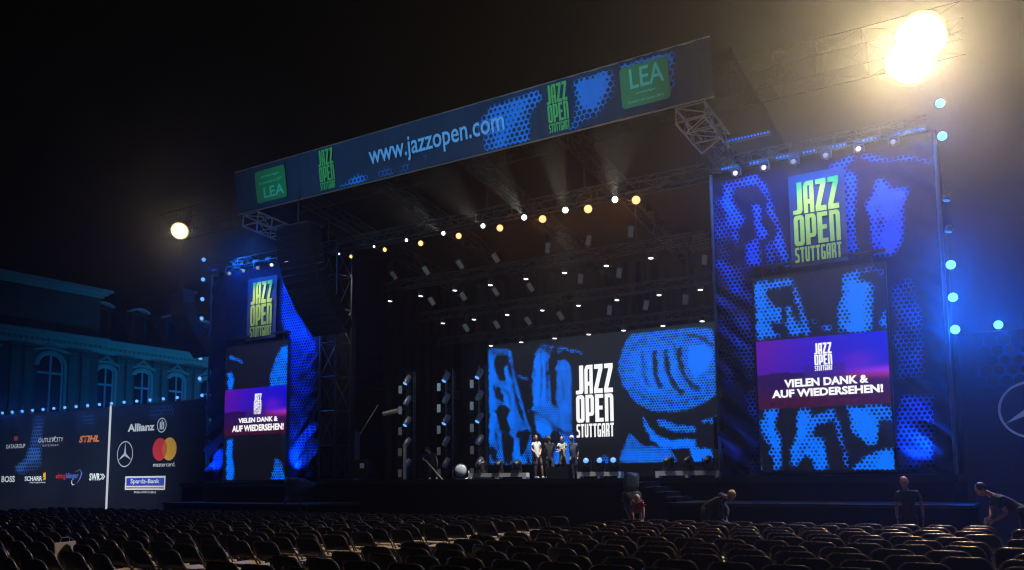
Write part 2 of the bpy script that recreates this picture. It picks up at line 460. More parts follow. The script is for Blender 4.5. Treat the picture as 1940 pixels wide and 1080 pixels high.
def palace_window(yc, hw, z0, ztr, zs, rise, off):
    x = PX_ + off
    f = MB(); f.prism(thick(arch(yc, z0, zs, hw + .22, rise + .16)[1:] , .3), x - .05, x + .22, yz)
    f.span(x - .05, x + .3, yc - hw - .45, yc + hw + .45, z0 - .3, z0)
    hood = [(yc + (hw + .5) * t, zs + rise + .2 + .34 * (1 - t * t)) for t in [q / 5 - 1 for q in range(11)]]
    f.prism(thick(hood, .22), x - .05, x + .4, yz)
    for k in range(9):                                # carved ornament over the hood
        t = (k - 4) / 4
        f.ball((x + .2, yc + t * .75, zs + rise + .62 + .55 * (1 - abs(t)) ** 1.3), (.16, .15, .17), 6, 4)
    wd = f.build('window', M['stone_trim'], pal)
    p = MB(); p.prism(arch(yc, z0, zs, hw, rise), x + .01, x + .03, yz); p.build('pane', M['dark_pane'], wd)
    b = MB(); b.prism(thick(arch(yc, z0, zs, hw - .08, rise - .06)[1:], .15), x + .03, x + .1, yz)
    b.span(x + .03, x + .12, yc - .085, yc + .085, z0, zs + rise - .1)
    b.span(x + .03, x + .14, yc - hw, yc + hw, ztr - .11, ztr + .11)
    b.build('frame', M['window_white'], wd)
for yc in (54.1, 58.5, 62.9, 67.3, 71.7, 76.1): palace_window(yc, .92, 9.3, 12.15, 13.55, .5, 0)
for yc in (34.0, 40.9, 47.7): palace_window(yc, 1.3, 8.6, 12.7, 13.4, 1.25, .7)
def pilaster(yc, off, hw=.36):
    p = MB(); x = PX_ + off
    p.span(x, x + .22, yc - hw, yc + hw, 3, 14.5)
    p.span(x, x + .34, yc - hw - .1, yc + hw + .1, 14.5, 14.65)
    p.span(x, x + .42, yc - hw - .2, yc + hw + .2, 15.2, 15.39)
    for k in range(5): p.ball((x + .26, yc - hw + k * hw / 2, 14.92), (.16, .14, .24), 6, 4)
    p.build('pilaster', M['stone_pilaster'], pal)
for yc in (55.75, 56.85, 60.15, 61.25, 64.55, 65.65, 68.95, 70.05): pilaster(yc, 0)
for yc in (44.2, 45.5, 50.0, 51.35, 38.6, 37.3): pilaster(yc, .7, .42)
# teal floodlighting of the palace front, from the courtyard behind the sponsor wall
for (yy, pw) in ((47, 900), (59, 5400), (68, 6200)):
    lamp('SPOT', None, (-62, yy + 2, 1.0), pw, (.0, .25, .72), (-85, yy, 13.5), cone=75, blend=.9, radius=.3)

# ------------------------------------------------------------------ stage body
st = thing('concert_stage', 'wide black concert stage deck with black skirts and drapes below the roof', 'stage')
s = MB(); s.span(-28.2, -9.05, 27.0, 41, 1.62, 1.79); s.span(-36.2, -28.2, 27.2, 33, 1.55, 1.73); s.span(-9.05, -2.2, 27.2, 33, 1.6, 1.82)
s.build('deck', M['deck'], st)
s = MB(); s.span(-28.2, -9.05, 27.06, 27.2, 0, 1.62); s.span(-36.1, -28.2, 27.3, 27.44, 0, 1.55); s.span(-9.05, -2.3, 27.3, 27.44, 0, 1.6)
s.build('skirt', M['drape'], st)
def curtain(name, x0, y0, x1, y1, z0, z1, amp=.12, wave=.8):
    n = int(math.hypot(x1 - x0, y1 - y0) / .12); vs = []; d = math.hypot(x1 - x0, y1 - y0); nx, ny = -(y1 - y0) / d, (x1 - x0) / d
    for i in range(n + 1):
        t = i / n; a = amp * math.sin(t * d / wave * 2 * math.pi) * (1 + .4 * math.sin(t * 23))
        for z in (z0, z1): vs.append((x0 + (x1 - x0) * t + nx * a, y0 + (y1 - y0) * t + ny * a, z))
    q = MB(); q.add(vs, [(2 * i, 2 * i + 2, 2 * i + 3, 2 * i + 1) for i in range(n)])
    return q.build(name, M['drape'], st, True)
curtain('back_drape', -28.4, 40, -8.8, 40, 1.8, 13.2)
curtain('side_drape', -29.0, 34.0, -29.0, 40, 1.8, 13.4)
curtain('side_drape', -8.7, 29.2, -8.7, 40, 1.8, 13.4)

rf = thing('stage_roof', 'black sloping fabric roof over the concert stage behind the long banner', 'roof')
s = MB(); s.prism([(25.5, 15.3), (25.5, 15.15), (42, 12.6), (42, 12.75)], -30.2, -7.6, lambda a, b, d: (d, a, b)); s.build('canopy', M['drape'], rf)
def truss(q, a, b, wdt=.5, hgt=.5, r=.028, step=.8, side=None):
    """box truss from a to b added to q"""
    a, b = Vector(a), Vector(b); d = (b - a); Ln = d.length; d.normalize()
    sd = Vector(side) if side else (d.cross(Vector((0, 0, 1))).normalized() if abs(d.z) < .9 else Vector((1, 0, 0)))
    up = sd.cross(d).normalized()
    cs = [sd * (wdt / 2 * i) + up * (hgt / 2 * j) for i, j in ((-1, -1), (1, -1), (1, 1), (-1, 1))]
    for c_ in cs: q.tube([a + c_, b + c_], r, 5)
    n = max(1, int(round(Ln / step)))
    for k in range(n):
        p0, p1 = a + d * (Ln * k / n), a + d * (Ln * (k + 1) / n)
        for i in range(4):
            u, v = cs[i], cs[(i + 1) % 4]
            q.tube([p0 + (u if k % 2 else v), p1 + (v if k % 2 else u)], r * .6, 4, False)
            q.tube([p0 + u, p0 + v], r * .6, 4, False)
    return q
RT = []
spec = [('front', (-36, 25.9, 14.2), (-1.2, 25.9, 14.2), 1.0, 1.1, 1.3, 'long front roof truss running behind the web address banner'),
        ('lamps', (-30, 28.6, 12.55), (-9.6, 28.6, 12.55), .5, .5, .9, 'lighting truss over the stage front carrying orange and white lamps'),
        ('mid', (-28.2, 33, 11.55), (-9.2, 33, 11.55), .4, .4, .9, 'cross truss under the roof carrying the highest row of small white downlights'),
        ('mid2', (-28.2, 36, 10.5), (-9.2, 36, 10.5), .4, .4, .9, 'cross truss under the roof carrying the middle row of small white downlights'),
        ('back', (-28.2, 37.6, 9.35), (-9.2, 37.6, 9.35), .4, .4, .9, 'cross truss just above the big stage screen with the lowest downlights')]
for (k, a, b, w_, h_, stp, lab) in spec:
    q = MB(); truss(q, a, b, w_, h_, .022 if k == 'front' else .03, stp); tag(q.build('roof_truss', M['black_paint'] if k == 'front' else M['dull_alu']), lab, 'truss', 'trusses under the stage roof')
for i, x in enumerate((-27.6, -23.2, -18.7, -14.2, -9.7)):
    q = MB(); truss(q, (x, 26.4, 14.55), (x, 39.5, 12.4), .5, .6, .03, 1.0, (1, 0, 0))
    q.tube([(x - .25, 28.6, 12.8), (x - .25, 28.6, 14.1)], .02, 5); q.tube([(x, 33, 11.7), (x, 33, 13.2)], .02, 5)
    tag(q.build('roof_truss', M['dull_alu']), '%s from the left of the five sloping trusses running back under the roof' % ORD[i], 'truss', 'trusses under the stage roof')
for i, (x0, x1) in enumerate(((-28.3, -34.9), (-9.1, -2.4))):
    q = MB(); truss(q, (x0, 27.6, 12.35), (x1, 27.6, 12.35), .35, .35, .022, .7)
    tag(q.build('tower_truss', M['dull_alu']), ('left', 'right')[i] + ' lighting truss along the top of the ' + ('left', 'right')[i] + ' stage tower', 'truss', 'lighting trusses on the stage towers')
# short truss brackets that stick out under the ends of the banner
for i, (x0, x1) in enumerate(((-29.6, -28.5), (-9.4, -8.3))):
    q = MB(); truss(q, ((x0 + x1) / 2, 25.0, 13.25), ((x0 + x1) / 2, 27.4, 13.05), .95, .5, .045, .8, (1, 0, 0))
    tag(q.build('truss_bracket', M['aluminium']), ('left', 'right')[i] + ' short truss bracket below the ' + ('left', 'right')[i] + ' end of the roof banner', 'truss', 'truss brackets under the banner')
# scaffold tower beside the left print
q = MB(); truss(q, (-27.1, 28.4, 1.8), (-27.1, 28.4, 12.6), .95, .95, .035, 1.5, (1, 0, 0))
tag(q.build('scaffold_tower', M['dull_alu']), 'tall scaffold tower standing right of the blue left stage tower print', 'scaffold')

# ------------------------------------------------------------------ low platforms and stairs in front
pf = thing('low_platform', 'low black platform with a blue lit front edge below the left stage tower', 'platform', group='low platforms before the stage')
s = MB(); s.span(-33.1, -24.3, 24.0, 27.2, .8, .88); s.build('top', M['deck'], pf)
s = MB(); s.span(-33.0, -24.4, 24.05, 24.15, 0, .8); s.span(-33.0, -32.9, 24.15, 27.1, 0, .8); s.build('skirt', M['drape'], pf)
s = MB(); s.span(-32.4, -27.0, 25.6, 27.19, .881, 1.6); s.build('step_box', M['deck'], pf)
pf = thing('low_platform', 'low black platform with blue glinting edge below the right stage tower', 'platform', group='low platforms before the stage')
s = MB(); s.span(-9.7, -1.6, 24.0, 27.2, .97, 1.05); s.build('top', M['deck'], pf)
s = MB(); s.span(-9.6, -1.7, 24.05, 24.15, 0, .97); s.span(-1.8, -1.7, 24.15, 27.1, 0, .97); s.build('skirt', M['drape'], pf)
M['edge_strip'] = mat('pale_nosing_and_glint', (.45, .5, .55), .35, .5)
for (x0, x1) in ((-9.2, -7.1), (-6.3, -4.6), (-3.7, -2.1)): MB().span(x0, x1, 23.98, 24.02, 1.052, 1.075).build('edge_glint', M['edge_strip'], pf)  # pale strips stand in for blue reflections along the platform edge
sr = thing('stairs', 'black stairs with pale step edges leading from stage down to right platform', 'stairs')
for k in range(5):
    z = 1.66 - .155 * k; x = -11.35 + .36 * k
    s = MB(); s.span(x, x + .36, 25.6, 26.98, 0, z); t = s.build('step', M['deck'], sr)
    s = MB(); s.span(x + .02, x + .3, 25.575, 25.605, z - .02, z + .006); s.build('nosing', M['edge_strip'], t)

# ------------------------------------------------------------------ the two stage towers
BLUE_LIT, BLUE_DARK = (.015, .10, .75), (.012, .014, .03)
M['print'] = halftone('tower_print', .15, (.004, .15, .74), (.010, .014, .04))
M['led'] = halftone('led_wall', .14, (.0, .165, 1.0), (.004, .004, .006), 1.0)
M['pole'] = mat('grey_tower_pole', (.09, .09, .10), .5, .3)
zr = lambda pts: zoomed(1340, 160, 3.0, pts)          # right print, upper close-up
zl = lambda pts: zoomed(1340, 480, 2.572, pts)        # right screen close-up
PT = Plane(0, 28.0, 0)
def folds(x0, x1, z0, z1, s):
    def f(X, Z):
        d = np.clip((8.6 - Z) / 5.0, 0, 1) ; e = np.clip(1 - (X - x0) / 1.6, 0, 1) + np.clip(1 - (x1 - X) / 1.6, 0, 1)
        k = d * e + .15 * e
        return -.19 * k * (np.sin((X * 1.2 * s + Z * 1.0) * 5.3 + np.sin(Z * 1.7) * 1.2) + .5 * np.sin((X * s * .6 + Z) * 11 + 2)) - .012 * np.sin(Z * 7 + X) * np.sin(X * 1.4)
    return f
tw = thing('stage_tower', 'right stage tower wrapped in a blue halftone print', 'stage tower', group='stage towers')
lay = [(.5, zr([(70, 580), (90, 560), (290, 520), (310, 560), (140, 600), (160, 690), (220, 760), (170, 830), (100, 780)])),
       (.85, zr([(80, 600), (120, 600), (140, 760), (110, 800), (90, 740)])),
       (.6, zr([(300, 560), (330, 560), (480, 1040), (440, 1040)])),
       (.75, zr([(245, 690), (300, 690), (300, 780), (350, 850), (310, 890), (280, 800)])),
       (.8, zr([(110, 820), (170, 840), (170, 940), (130, 940)])),
       (.7, zr([(200, 900), (285, 870), (310, 1050), (240, 1020)])), (.2, zr([(40, 620), (80, 640), (200, 1060), (120, 1060), (30, 900)])),
       (.3, zr([(320, 900), (380, 900), (400, 1060), (330, 1060)])),
       (.7, zr([(790, 490), (850, 510), (830, 800), (860, 960), (800, 985), (770, 760)])), (.3, zr([(720, 470), (800, 480), (780, 990), (700, 980)])),
       (.92, zr([(920, 700), (940, 560), (1000, 545), (1060, 600), (1150, 595), (1110, 700), (1110, 900), (1060, 975), (950, 980), (920, 800)])),
       (.55, zr(thick([(880, 410), (1050, 425), (1270, 440)], 26))), (.6, zr([(660, 480), (800, 400), (850, 410), (760, 490)])),
       (.05, zr([(970, 690), (985, 690), (985, 960), (970, 960)])),
       (.22, zl([(40, 40), (230, 60), (228, 640), (160, 600), (100, 640), (60, 500)])), (.5, zl([(60, 40), (150, 60), (180, 180), (120, 200)])),
       (.4, zl([(120, 300), (190, 290), (230, 420), (230, 560), (170, 560)])),
       (.3, zl([(190, 660), (258, 650), (262, 1060), (190, 1060), (230, 900)])),
       (.35, zl([(890, 160), (1000, 120), (1050, 320), (1060, 600), (930, 620)])), (.5, zl([(925, 700), (1100, 700), (1100, 1050), (925, 1050)])),
       (.9, zl([(925, 930), (1085, 960), (1090, 1040), (925, 1045)]))]  # bottom right tone painted where the blue uplight brightens the cloth
T = tones(PT, -9.2, -2.32, 1.85, 12.05, 120, 176, lay, 1, .12, .25)
tone_panel('print', PT, -9.2, -2.32, 1.85, 12.05, 120, 176, T, M['print'], tw, 28.0, folds(-9.2, -2.32, 1.85, 12, 1))
for x in (-9.26, -2.26): MB().tube([(x, 28.02, 1.83), (x, 28.02, 12.2)], .06, 8).build('pole', M['pole'], tw)
s = MB(); s.span(-9.2, -2.3, 28.3, 30.5, 1.85, 12.3); s.build('core', M['drape'], tw)
tw = thing('stage_tower', 'left stage tower wrapped in a dark blue print beside the palace', 'stage tower', group='stage towers')
zt = lambda pts: zoomed(360, 460, 2.159, pts)
lay = [(.1, zt([(355, 150), (410, 90), (415, 400), (350, 400)])), (.55, zt([(380, 140), (410, 100), (425, 260), (500, 400), (515, 480), (415, 400), (380, 330)])),
       (.3, zt([(410, 400), (515, 400), (510, 960), (405, 960)])), (.7, zt([(100, 840), (150, 850), (150, 970), (90, 970)])), (.85, zt([(403, 860), (440, 830), (450, 950), (403, 965)]))]  # right edge and bottom tones imitate the blue wash and uplight
T = tones(PT, -35.2, -27.75, 1.78, 12.05, 120, 176, lay, 1, .1, .3)
tone_panel('print', PT, -35.2, -27.75, 1.78, 12.05, 120, 176, T, M['print'], tw, 28.0, folds(-35.2, -27.75, 1.8, 12, -1))
for x in (-35.28, -27.68): MB().tube([(x, 28.02, 1.83), (x, 28.02, 12.2)], .06, 8).build('pole', M['pole'], tw)
s = MB(); s.span(-35.1, -27.8, 28.3, 30.5, 1.85, 12.3); s.build('core', M['drape'], tw)

# ------------------------------------------------------------------ LED screens on the towers
M['white_led'] = emit('white_led', (1, 1, 1), 1.0)
M['screen_picture'] = picture('screen_picture', 1.0)
def message(px, pz, seed):
    """crowd, stage and evening sky of the thank-you slide: px, pz run 0..1"""
    u, v = px, pz; n = lambda a, b: np.vectorize(lambda x, z: noise.noise(Vector((x * a, z * b, seed))))(u, v)
    sky_ = np.stack([.05 * (1 - u) ** 1.5 + .006, 0 * u + .003, .34 + .3 * v * (.4 + .6 * u)], -1)
    mag = np.exp(-((u - .02) / .25) ** 2) * np.clip(v, 0, 1)
    C = sky_ + mag[..., None] * np.array([.05, 0.0, -.12])
    land = v < (.42 + .1 * (1 - u) + .03 * n(6, 1)); C = np.where(land[..., None], np.array([.02, .002, .075]), C)
    glow = np.exp(-((v - .44) / .07) ** 2) * np.clip((u - .5) / .5, 0, 1) + .9 * np.exp(-(((u - .78) / .13) ** 2 + ((v - .62) / .12) ** 2)) * .25
    C = C + glow[..., None] * np.array([.34, .02, .2])
    deep = np.clip((.36 - v) / .3, 0, 1); C = C * (1 - deep[..., None]) + deep[..., None] * np.array([.045, .002, .02]) * (1 + .9 * n(30, 22)[..., None])
    st_ = (u > .36) & (u < .68) & (v > .34) & (v < .56 + .06 * u); C = np.where(st_[..., None], C * .35 + np.array([.02, .004, .12]), C)
    C = np.clip(C, 0, 1); return np.concatenate([C, np.ones(u.shape + (1,))], -1)
def tower_screen(label, x0, x1, z0, z1, layers, pz0, pz1, words, lg):
    P = Plane(x0, 27.86, z0)
    o = on_plane('led_screen', P, label, 'screen', 'led screens on the stage towers')
    W, H_ = x1 - x0, z1 - z0
    T = tones(P, 0, W, 0, H_, 100, 156, layers, 1, .07, .3, 0.0, 5.0)
    tone_panel('led_panel', P, 0, W, 0, H_, 100, 156, T, M['led'], o)
    s = MB(); s.span(-.06, W + .06, .01, .13, -.06, H_ + .06); s.build('housing', M['black_metal'], o)
    s = MB(); s.span(-.1, W + .1, -.1, .1, H_ + .35, H_ + .43)
    for q in (.3, W - .3): s.tube([(q, 0, H_), (q, 0, H_ + 1.0)], .02, 5)
    s.build('hanging_bar', M['dull_alu'], o)
    U, V = np.meshgrid(np.linspace(0, 1, 90), np.linspace(0, 1, 50))
    mp = tone_panel('message_panel', P, 0, W, pz0 - z0, pz1 - z0, 90, 50, message(U, V, 2.0), M['screen_picture'], o, -.006, None, 'picture')
    for s_, bl, tr in words:
        lettering('message_lettering', s_, P, bl, tr, M['white_led'], mp, -.014, bold=.045)
    logo(P, *lg, M['white_led'], mp, -.014)
    return o
layR = [(.62, zl([(230, 145), (290, 135), (285, 200), (310, 240), (360, 262), (362, 340), (300, 330), (330, 390), (380, 400), (245, 425)])),
        (.8, zl([(232, 150), (262, 150), (275, 400), (248, 420)])),
        (.6, zl([(270, 148), (415, 118), (422, 145), (350, 170), (280, 182)])), (.6, zl([(410, 150), (430, 155), (505, 390), (478, 402)])),
        (.7, zl([(380, 262), (412, 250), (414, 290), (392, 300)])), (.6, zl([(395, 290), (440, 330), (480, 400), (400, 400), (380, 350)])),
        (.45, zl([(505, 300), (530, 330), (520, 350)])), (.45, zl([(550, 352), (605, 345), (605, 380), (555, 382)])),
        (.6, zl([(665, 90), (740, 80), (735, 120), (810, 150), (805, 380), (640, 386), (640, 200)])), (1, zl([(690, 135), (775, 150), (765, 375), (682, 384)])),
        (.4, zl(thick([(740, 92), (800, 80), (850, 80), (865, 130)], 18))), (.7, zl([(850, 290), (880, 270), (884, 372), (852, 372)])),
        (.6, zl([(270, 760), (350, 760), (330, 850), (362, 900), (362, 1050), (330, 1060), (300, 930), (270, 900)])), (.95, zl([(290, 770), (330, 770), (320, 850), (350, 930), (345, 990), (310, 900)])),
        (.65, zl([(440, 758), (500, 755), (510, 800), (620, 760), (622, 800), (530, 842), (470, 1000), (420, 1045), (396, 960), (430, 900)])), (.95, zl([(450, 780), (490, 780), (485, 880), (440, 950)])),
        (.75, zl([(510, 890), (560, 890), (592, 1050), (530, 1055), (480, 960)])), (.5, zl([(610, 790), (640, 800), (690, 1040), (668, 1050)])),
        (.6, zl([(680, 748), (902, 735), (910, 835), (860, 800), (838, 830), (832, 935), (770, 925), (700, 860)])), (1, zl([(690, 770), (740, 752), (800, 790), (828, 820), (824, 915), (770, 905)])),
        (.65, zl([(800, 965), (912, 945), (918, 1055), (690, 1058), (740, 1005)])), (1, zl([(850, 985), (914, 970), (916, 1052), (790, 1055)]))]
tower_screen('tall led screen on the right stage tower with thank-you message', -7.87, -3.88, 1.97, 8.3, layR, 3.98, 6.2,
             [('VIELEN DANK &', (1486, 735), (1645, 709)), ('AUF WIEDERSEHEN!', (1463, 755), (1673, 727))], ((1544, 703), (1575, 648)))
layL = [(.7, zt(thick([(160, 465), (215, 492)], 12))), (.8, zt([(155, 530), (170, 530), (182, 560), (172, 605), (155, 606)])),
        (.6, zt([(370, 425), (406, 415), (404, 590), (325, 598), (330, 530)])), (.95, zt([(378, 430), (406, 420), (404, 480), (372, 470)])),
        (.8, zt([(150, 806), (175, 806), (172, 870), (182, 930), (175, 975), (148, 975)])), (.5, zt([(352, 878), (375, 900), (392, 970), (328, 972)])), (.6, zt([(390, 810), (400, 808), (400, 860), (394, 850)]))]
tower_screen('tall led screen on the left stage tower with thank-you message', -33.84, -29.6, 1.84, 8.3, layL, 3.98, 6.2,
             [('VIELEN DANK &', (452, 802), (527, 788)), ('AUF WIEDERSEHEN!', (440, 819), (538, 801))], ((481, 785), (496, 745)))

# ------------------------------------------------------------------ hanging festival logos above the tower screens
M['logo_cloth'] = mat('grey_blue_logo_cloth', (.045, .055, .10), .8, 0, .35, .9)
M['logo_yellow'] = mat('yellow_green_print', (.62, .66, .06), .6, 0, .1)
for (lab, x0, x1, z0, z1, bl, tr, spot) in (
    ('right hanging cloth with the yellow festival logo above the right tower screen', -6.6, -4.86, 8.5, 11.55, (1508, 499), (1588, 333), (-5.7, 26.3, 12.0)),
    ('left hanging cloth with the yellow festival logo above the left tower screen', -32.35, -30.35, 8.5, 11.5, (475, 640), (518, 530), (-31.3, 26.3, 12.0))):
    P = Plane(x0, 27.78, z0)
    o = on_plane('logo_cloth', P, lab, 'banner', 'logo cloths on the stage towers')
    W, H_ = x1 - x0, z1 - z0
    tone_panel('cloth', P, 0, W, 0, H_, 30, 40, np.zeros((40, 30)), M['logo_cloth'], o, 0, lambda X, Z: .02 * np.sin(X * 3 + Z) + .01 * np.sin(Z * 5))
    logo(P, bl, tr, M['logo_yellow'], o, -.06)
    lamp('SPOT', None, spot, 230, (1, .93, .8), (x0 + W / 2, 27.78, z0 + 1.25), cone=62, blend=.8, radius=.1)

# ------------------------------------------------------------------ roof banner with the web address
PB = Plane(-29.8, 24.95, 13.6, lean=R(9))
zb4 = lambda pts: zoomed(440, 60, 3.176, pts)
zb5 = lambda pts: zoomed(900, 60, 3.176, pts)
bn = on_plane('roof_banner', PB, 'long dark blue banner with web address across the stage roof front', 'banner')
M['banner'] = halftone('banner_print', .2, (.015, .22, .85), (.010, .034, .085))
M['banner_text'] = mat('pale_blue_print', (.16, .5, .95), .6, 0, .05)
M['badge_green'] = mat('green_badge_print', (.012, .24, .09), .6, 0, .15)
M['badge_letter'] = mat('light_badge_lettering', (.06, .62, .5), .6, 0, .1)
M['logo_green'] = mat('green_logo_print', (.05, .42, .12), .6, 0, .1)
lay = [(.35, zb4([(640, 930), (760, 850), (830, 870), (800, 920), (650, 950)])), (.55, zb4([(690, 915), (770, 865), (810, 885), (770, 915)])),
       (.3, zb4([(870, 850), (940, 800), (1010, 870), (990, 890), (900, 890)])), (.25, zb4([(1010, 810), (1070, 780), (1060, 850), (1000, 870)])),
       (.3, zb4([(1140, 740), (1170, 725), (1190, 765), (1150, 780)])), (.3, zb4([(1210, 800), (1250, 785), (1250, 820), (1215, 822)])),
       (.5, zb5([(90, 440), (380, 350), (420, 400), (330, 480), (330, 660), (60, 745), (50, 530)])), (.72, zb5([(150, 440), (330, 390), (300, 470), (230, 560), (170, 700), (120, 700), (100, 500)])),
       (.3, zb5([(-10, 560), (60, 480), (60, 600), (0, 620)])), (.35, zb5([(585, 290), (840, 225), (830, 400), (730, 510), (560, 610), (600, 450)])),
       (.95, zb5([(625, 290), (800, 240), (790, 350), (720, 460), (660, 450), (610, 370)])),
       (.6, zb5([(880, 200), (1190, 115), (1200, 220), (1190, 420), (1120, 200), (880, 260)])), (.95, zb5([(1080, 150), (1185, 125), (1190, 190), (1080, 200)]))]
BW, BH = 21.75, 1.80
T = tones(PB, 0, BW, 0, BH, 330, 40, lay, 1, .1, .15)
def bfold(X, Z):
    k = np.clip((X - 12) / 8, 0, 1) + .25
    return .038 * k * np.sin(X * 9 + 1.2 * np.sin(X * 1.3)) + .02 * np.sin(X * 2.1 + Z * .8) + .015 * np.exp(-((X - 9) / 1.5) ** 2) * np.sin((X - Z * .7) * 14)
tone_panel('banner_cloth', PB, 0, BW, 0, BH, 330, 40, T, M['banner'], bn, 0, bfold)
s = MB(); s.tube([(0, .05, -.03), (BW, .05, -.03)], .03, 6); s.tube([(0, .05, BH + .03), (BW, .05, BH + .03)], .03, 6); s.build('banner_rail', M['aluminium'], bn)
BA = lambda pts: [PB.at(*p) for p in pts]
me = fit(text_mesh('www.jazzopen.com', bold=.012), PB.at(703, 318)[0], .37, PB.at(957, 231)[0], 1.29, -.075); me.materials.clear(); me.materials.append(M['banner_text']); link('web_address', me, bn)
def badge(q, q2, words, name='award_badge'):
    (a0, b1), (a1, b0) = q, q2
    b = shape(name, [rrect(a0, b0, a1, b1, .14)], M['badge_green'], bn, -.07)
    for s_, f0, f1, g0, g1 in words:
        me = text_mesh(s_, bold=.012); w_, h_ = a1 - a0, b1 - b0
        fit(me, a0 + w_ * f0, b0 + h_ * g0, a0 + w_ * f1, b0 + h_ * g1, -.076); me.materials.clear(); me.materials.append(M['badge_letter'])
        link('badge_lettering', me, b)
xa, xb = PB.at(487, 355)[0], PB.at(544, 345)[0]
badge((xa, 1.56), (xb, .2), [('LEA', .25, .92, .12, .45), ('preisträger', .22, .82, .74, .84), ('live entertainment 2017', .12, .88, .56, .66)])
xa, xb = PB.at(1178, 175)[0], PB.at(1270, 150)[0]
badge((xa, 1.58), (xb, .24), [('LEA', .2, .9, .44, .92), ('preisträger', .32, .72, .27, .34), ('konzert des jahres 2016', .14, .86, .08, .17)])
for (xl, xr) in ((607, 636), (1040, 1079)):
    x0, x1 = PB.at(xl, 330 if xl < 700 else 220)[0], PB.at(xr, 330 if xl < 700 else 210)[0]
    me = fit(logo_mesh(), x0, .08, x1, 1.7, -.07); me.materials.clear(); me.materials.append(M['logo_green']); link('festival_logo', me, bn)

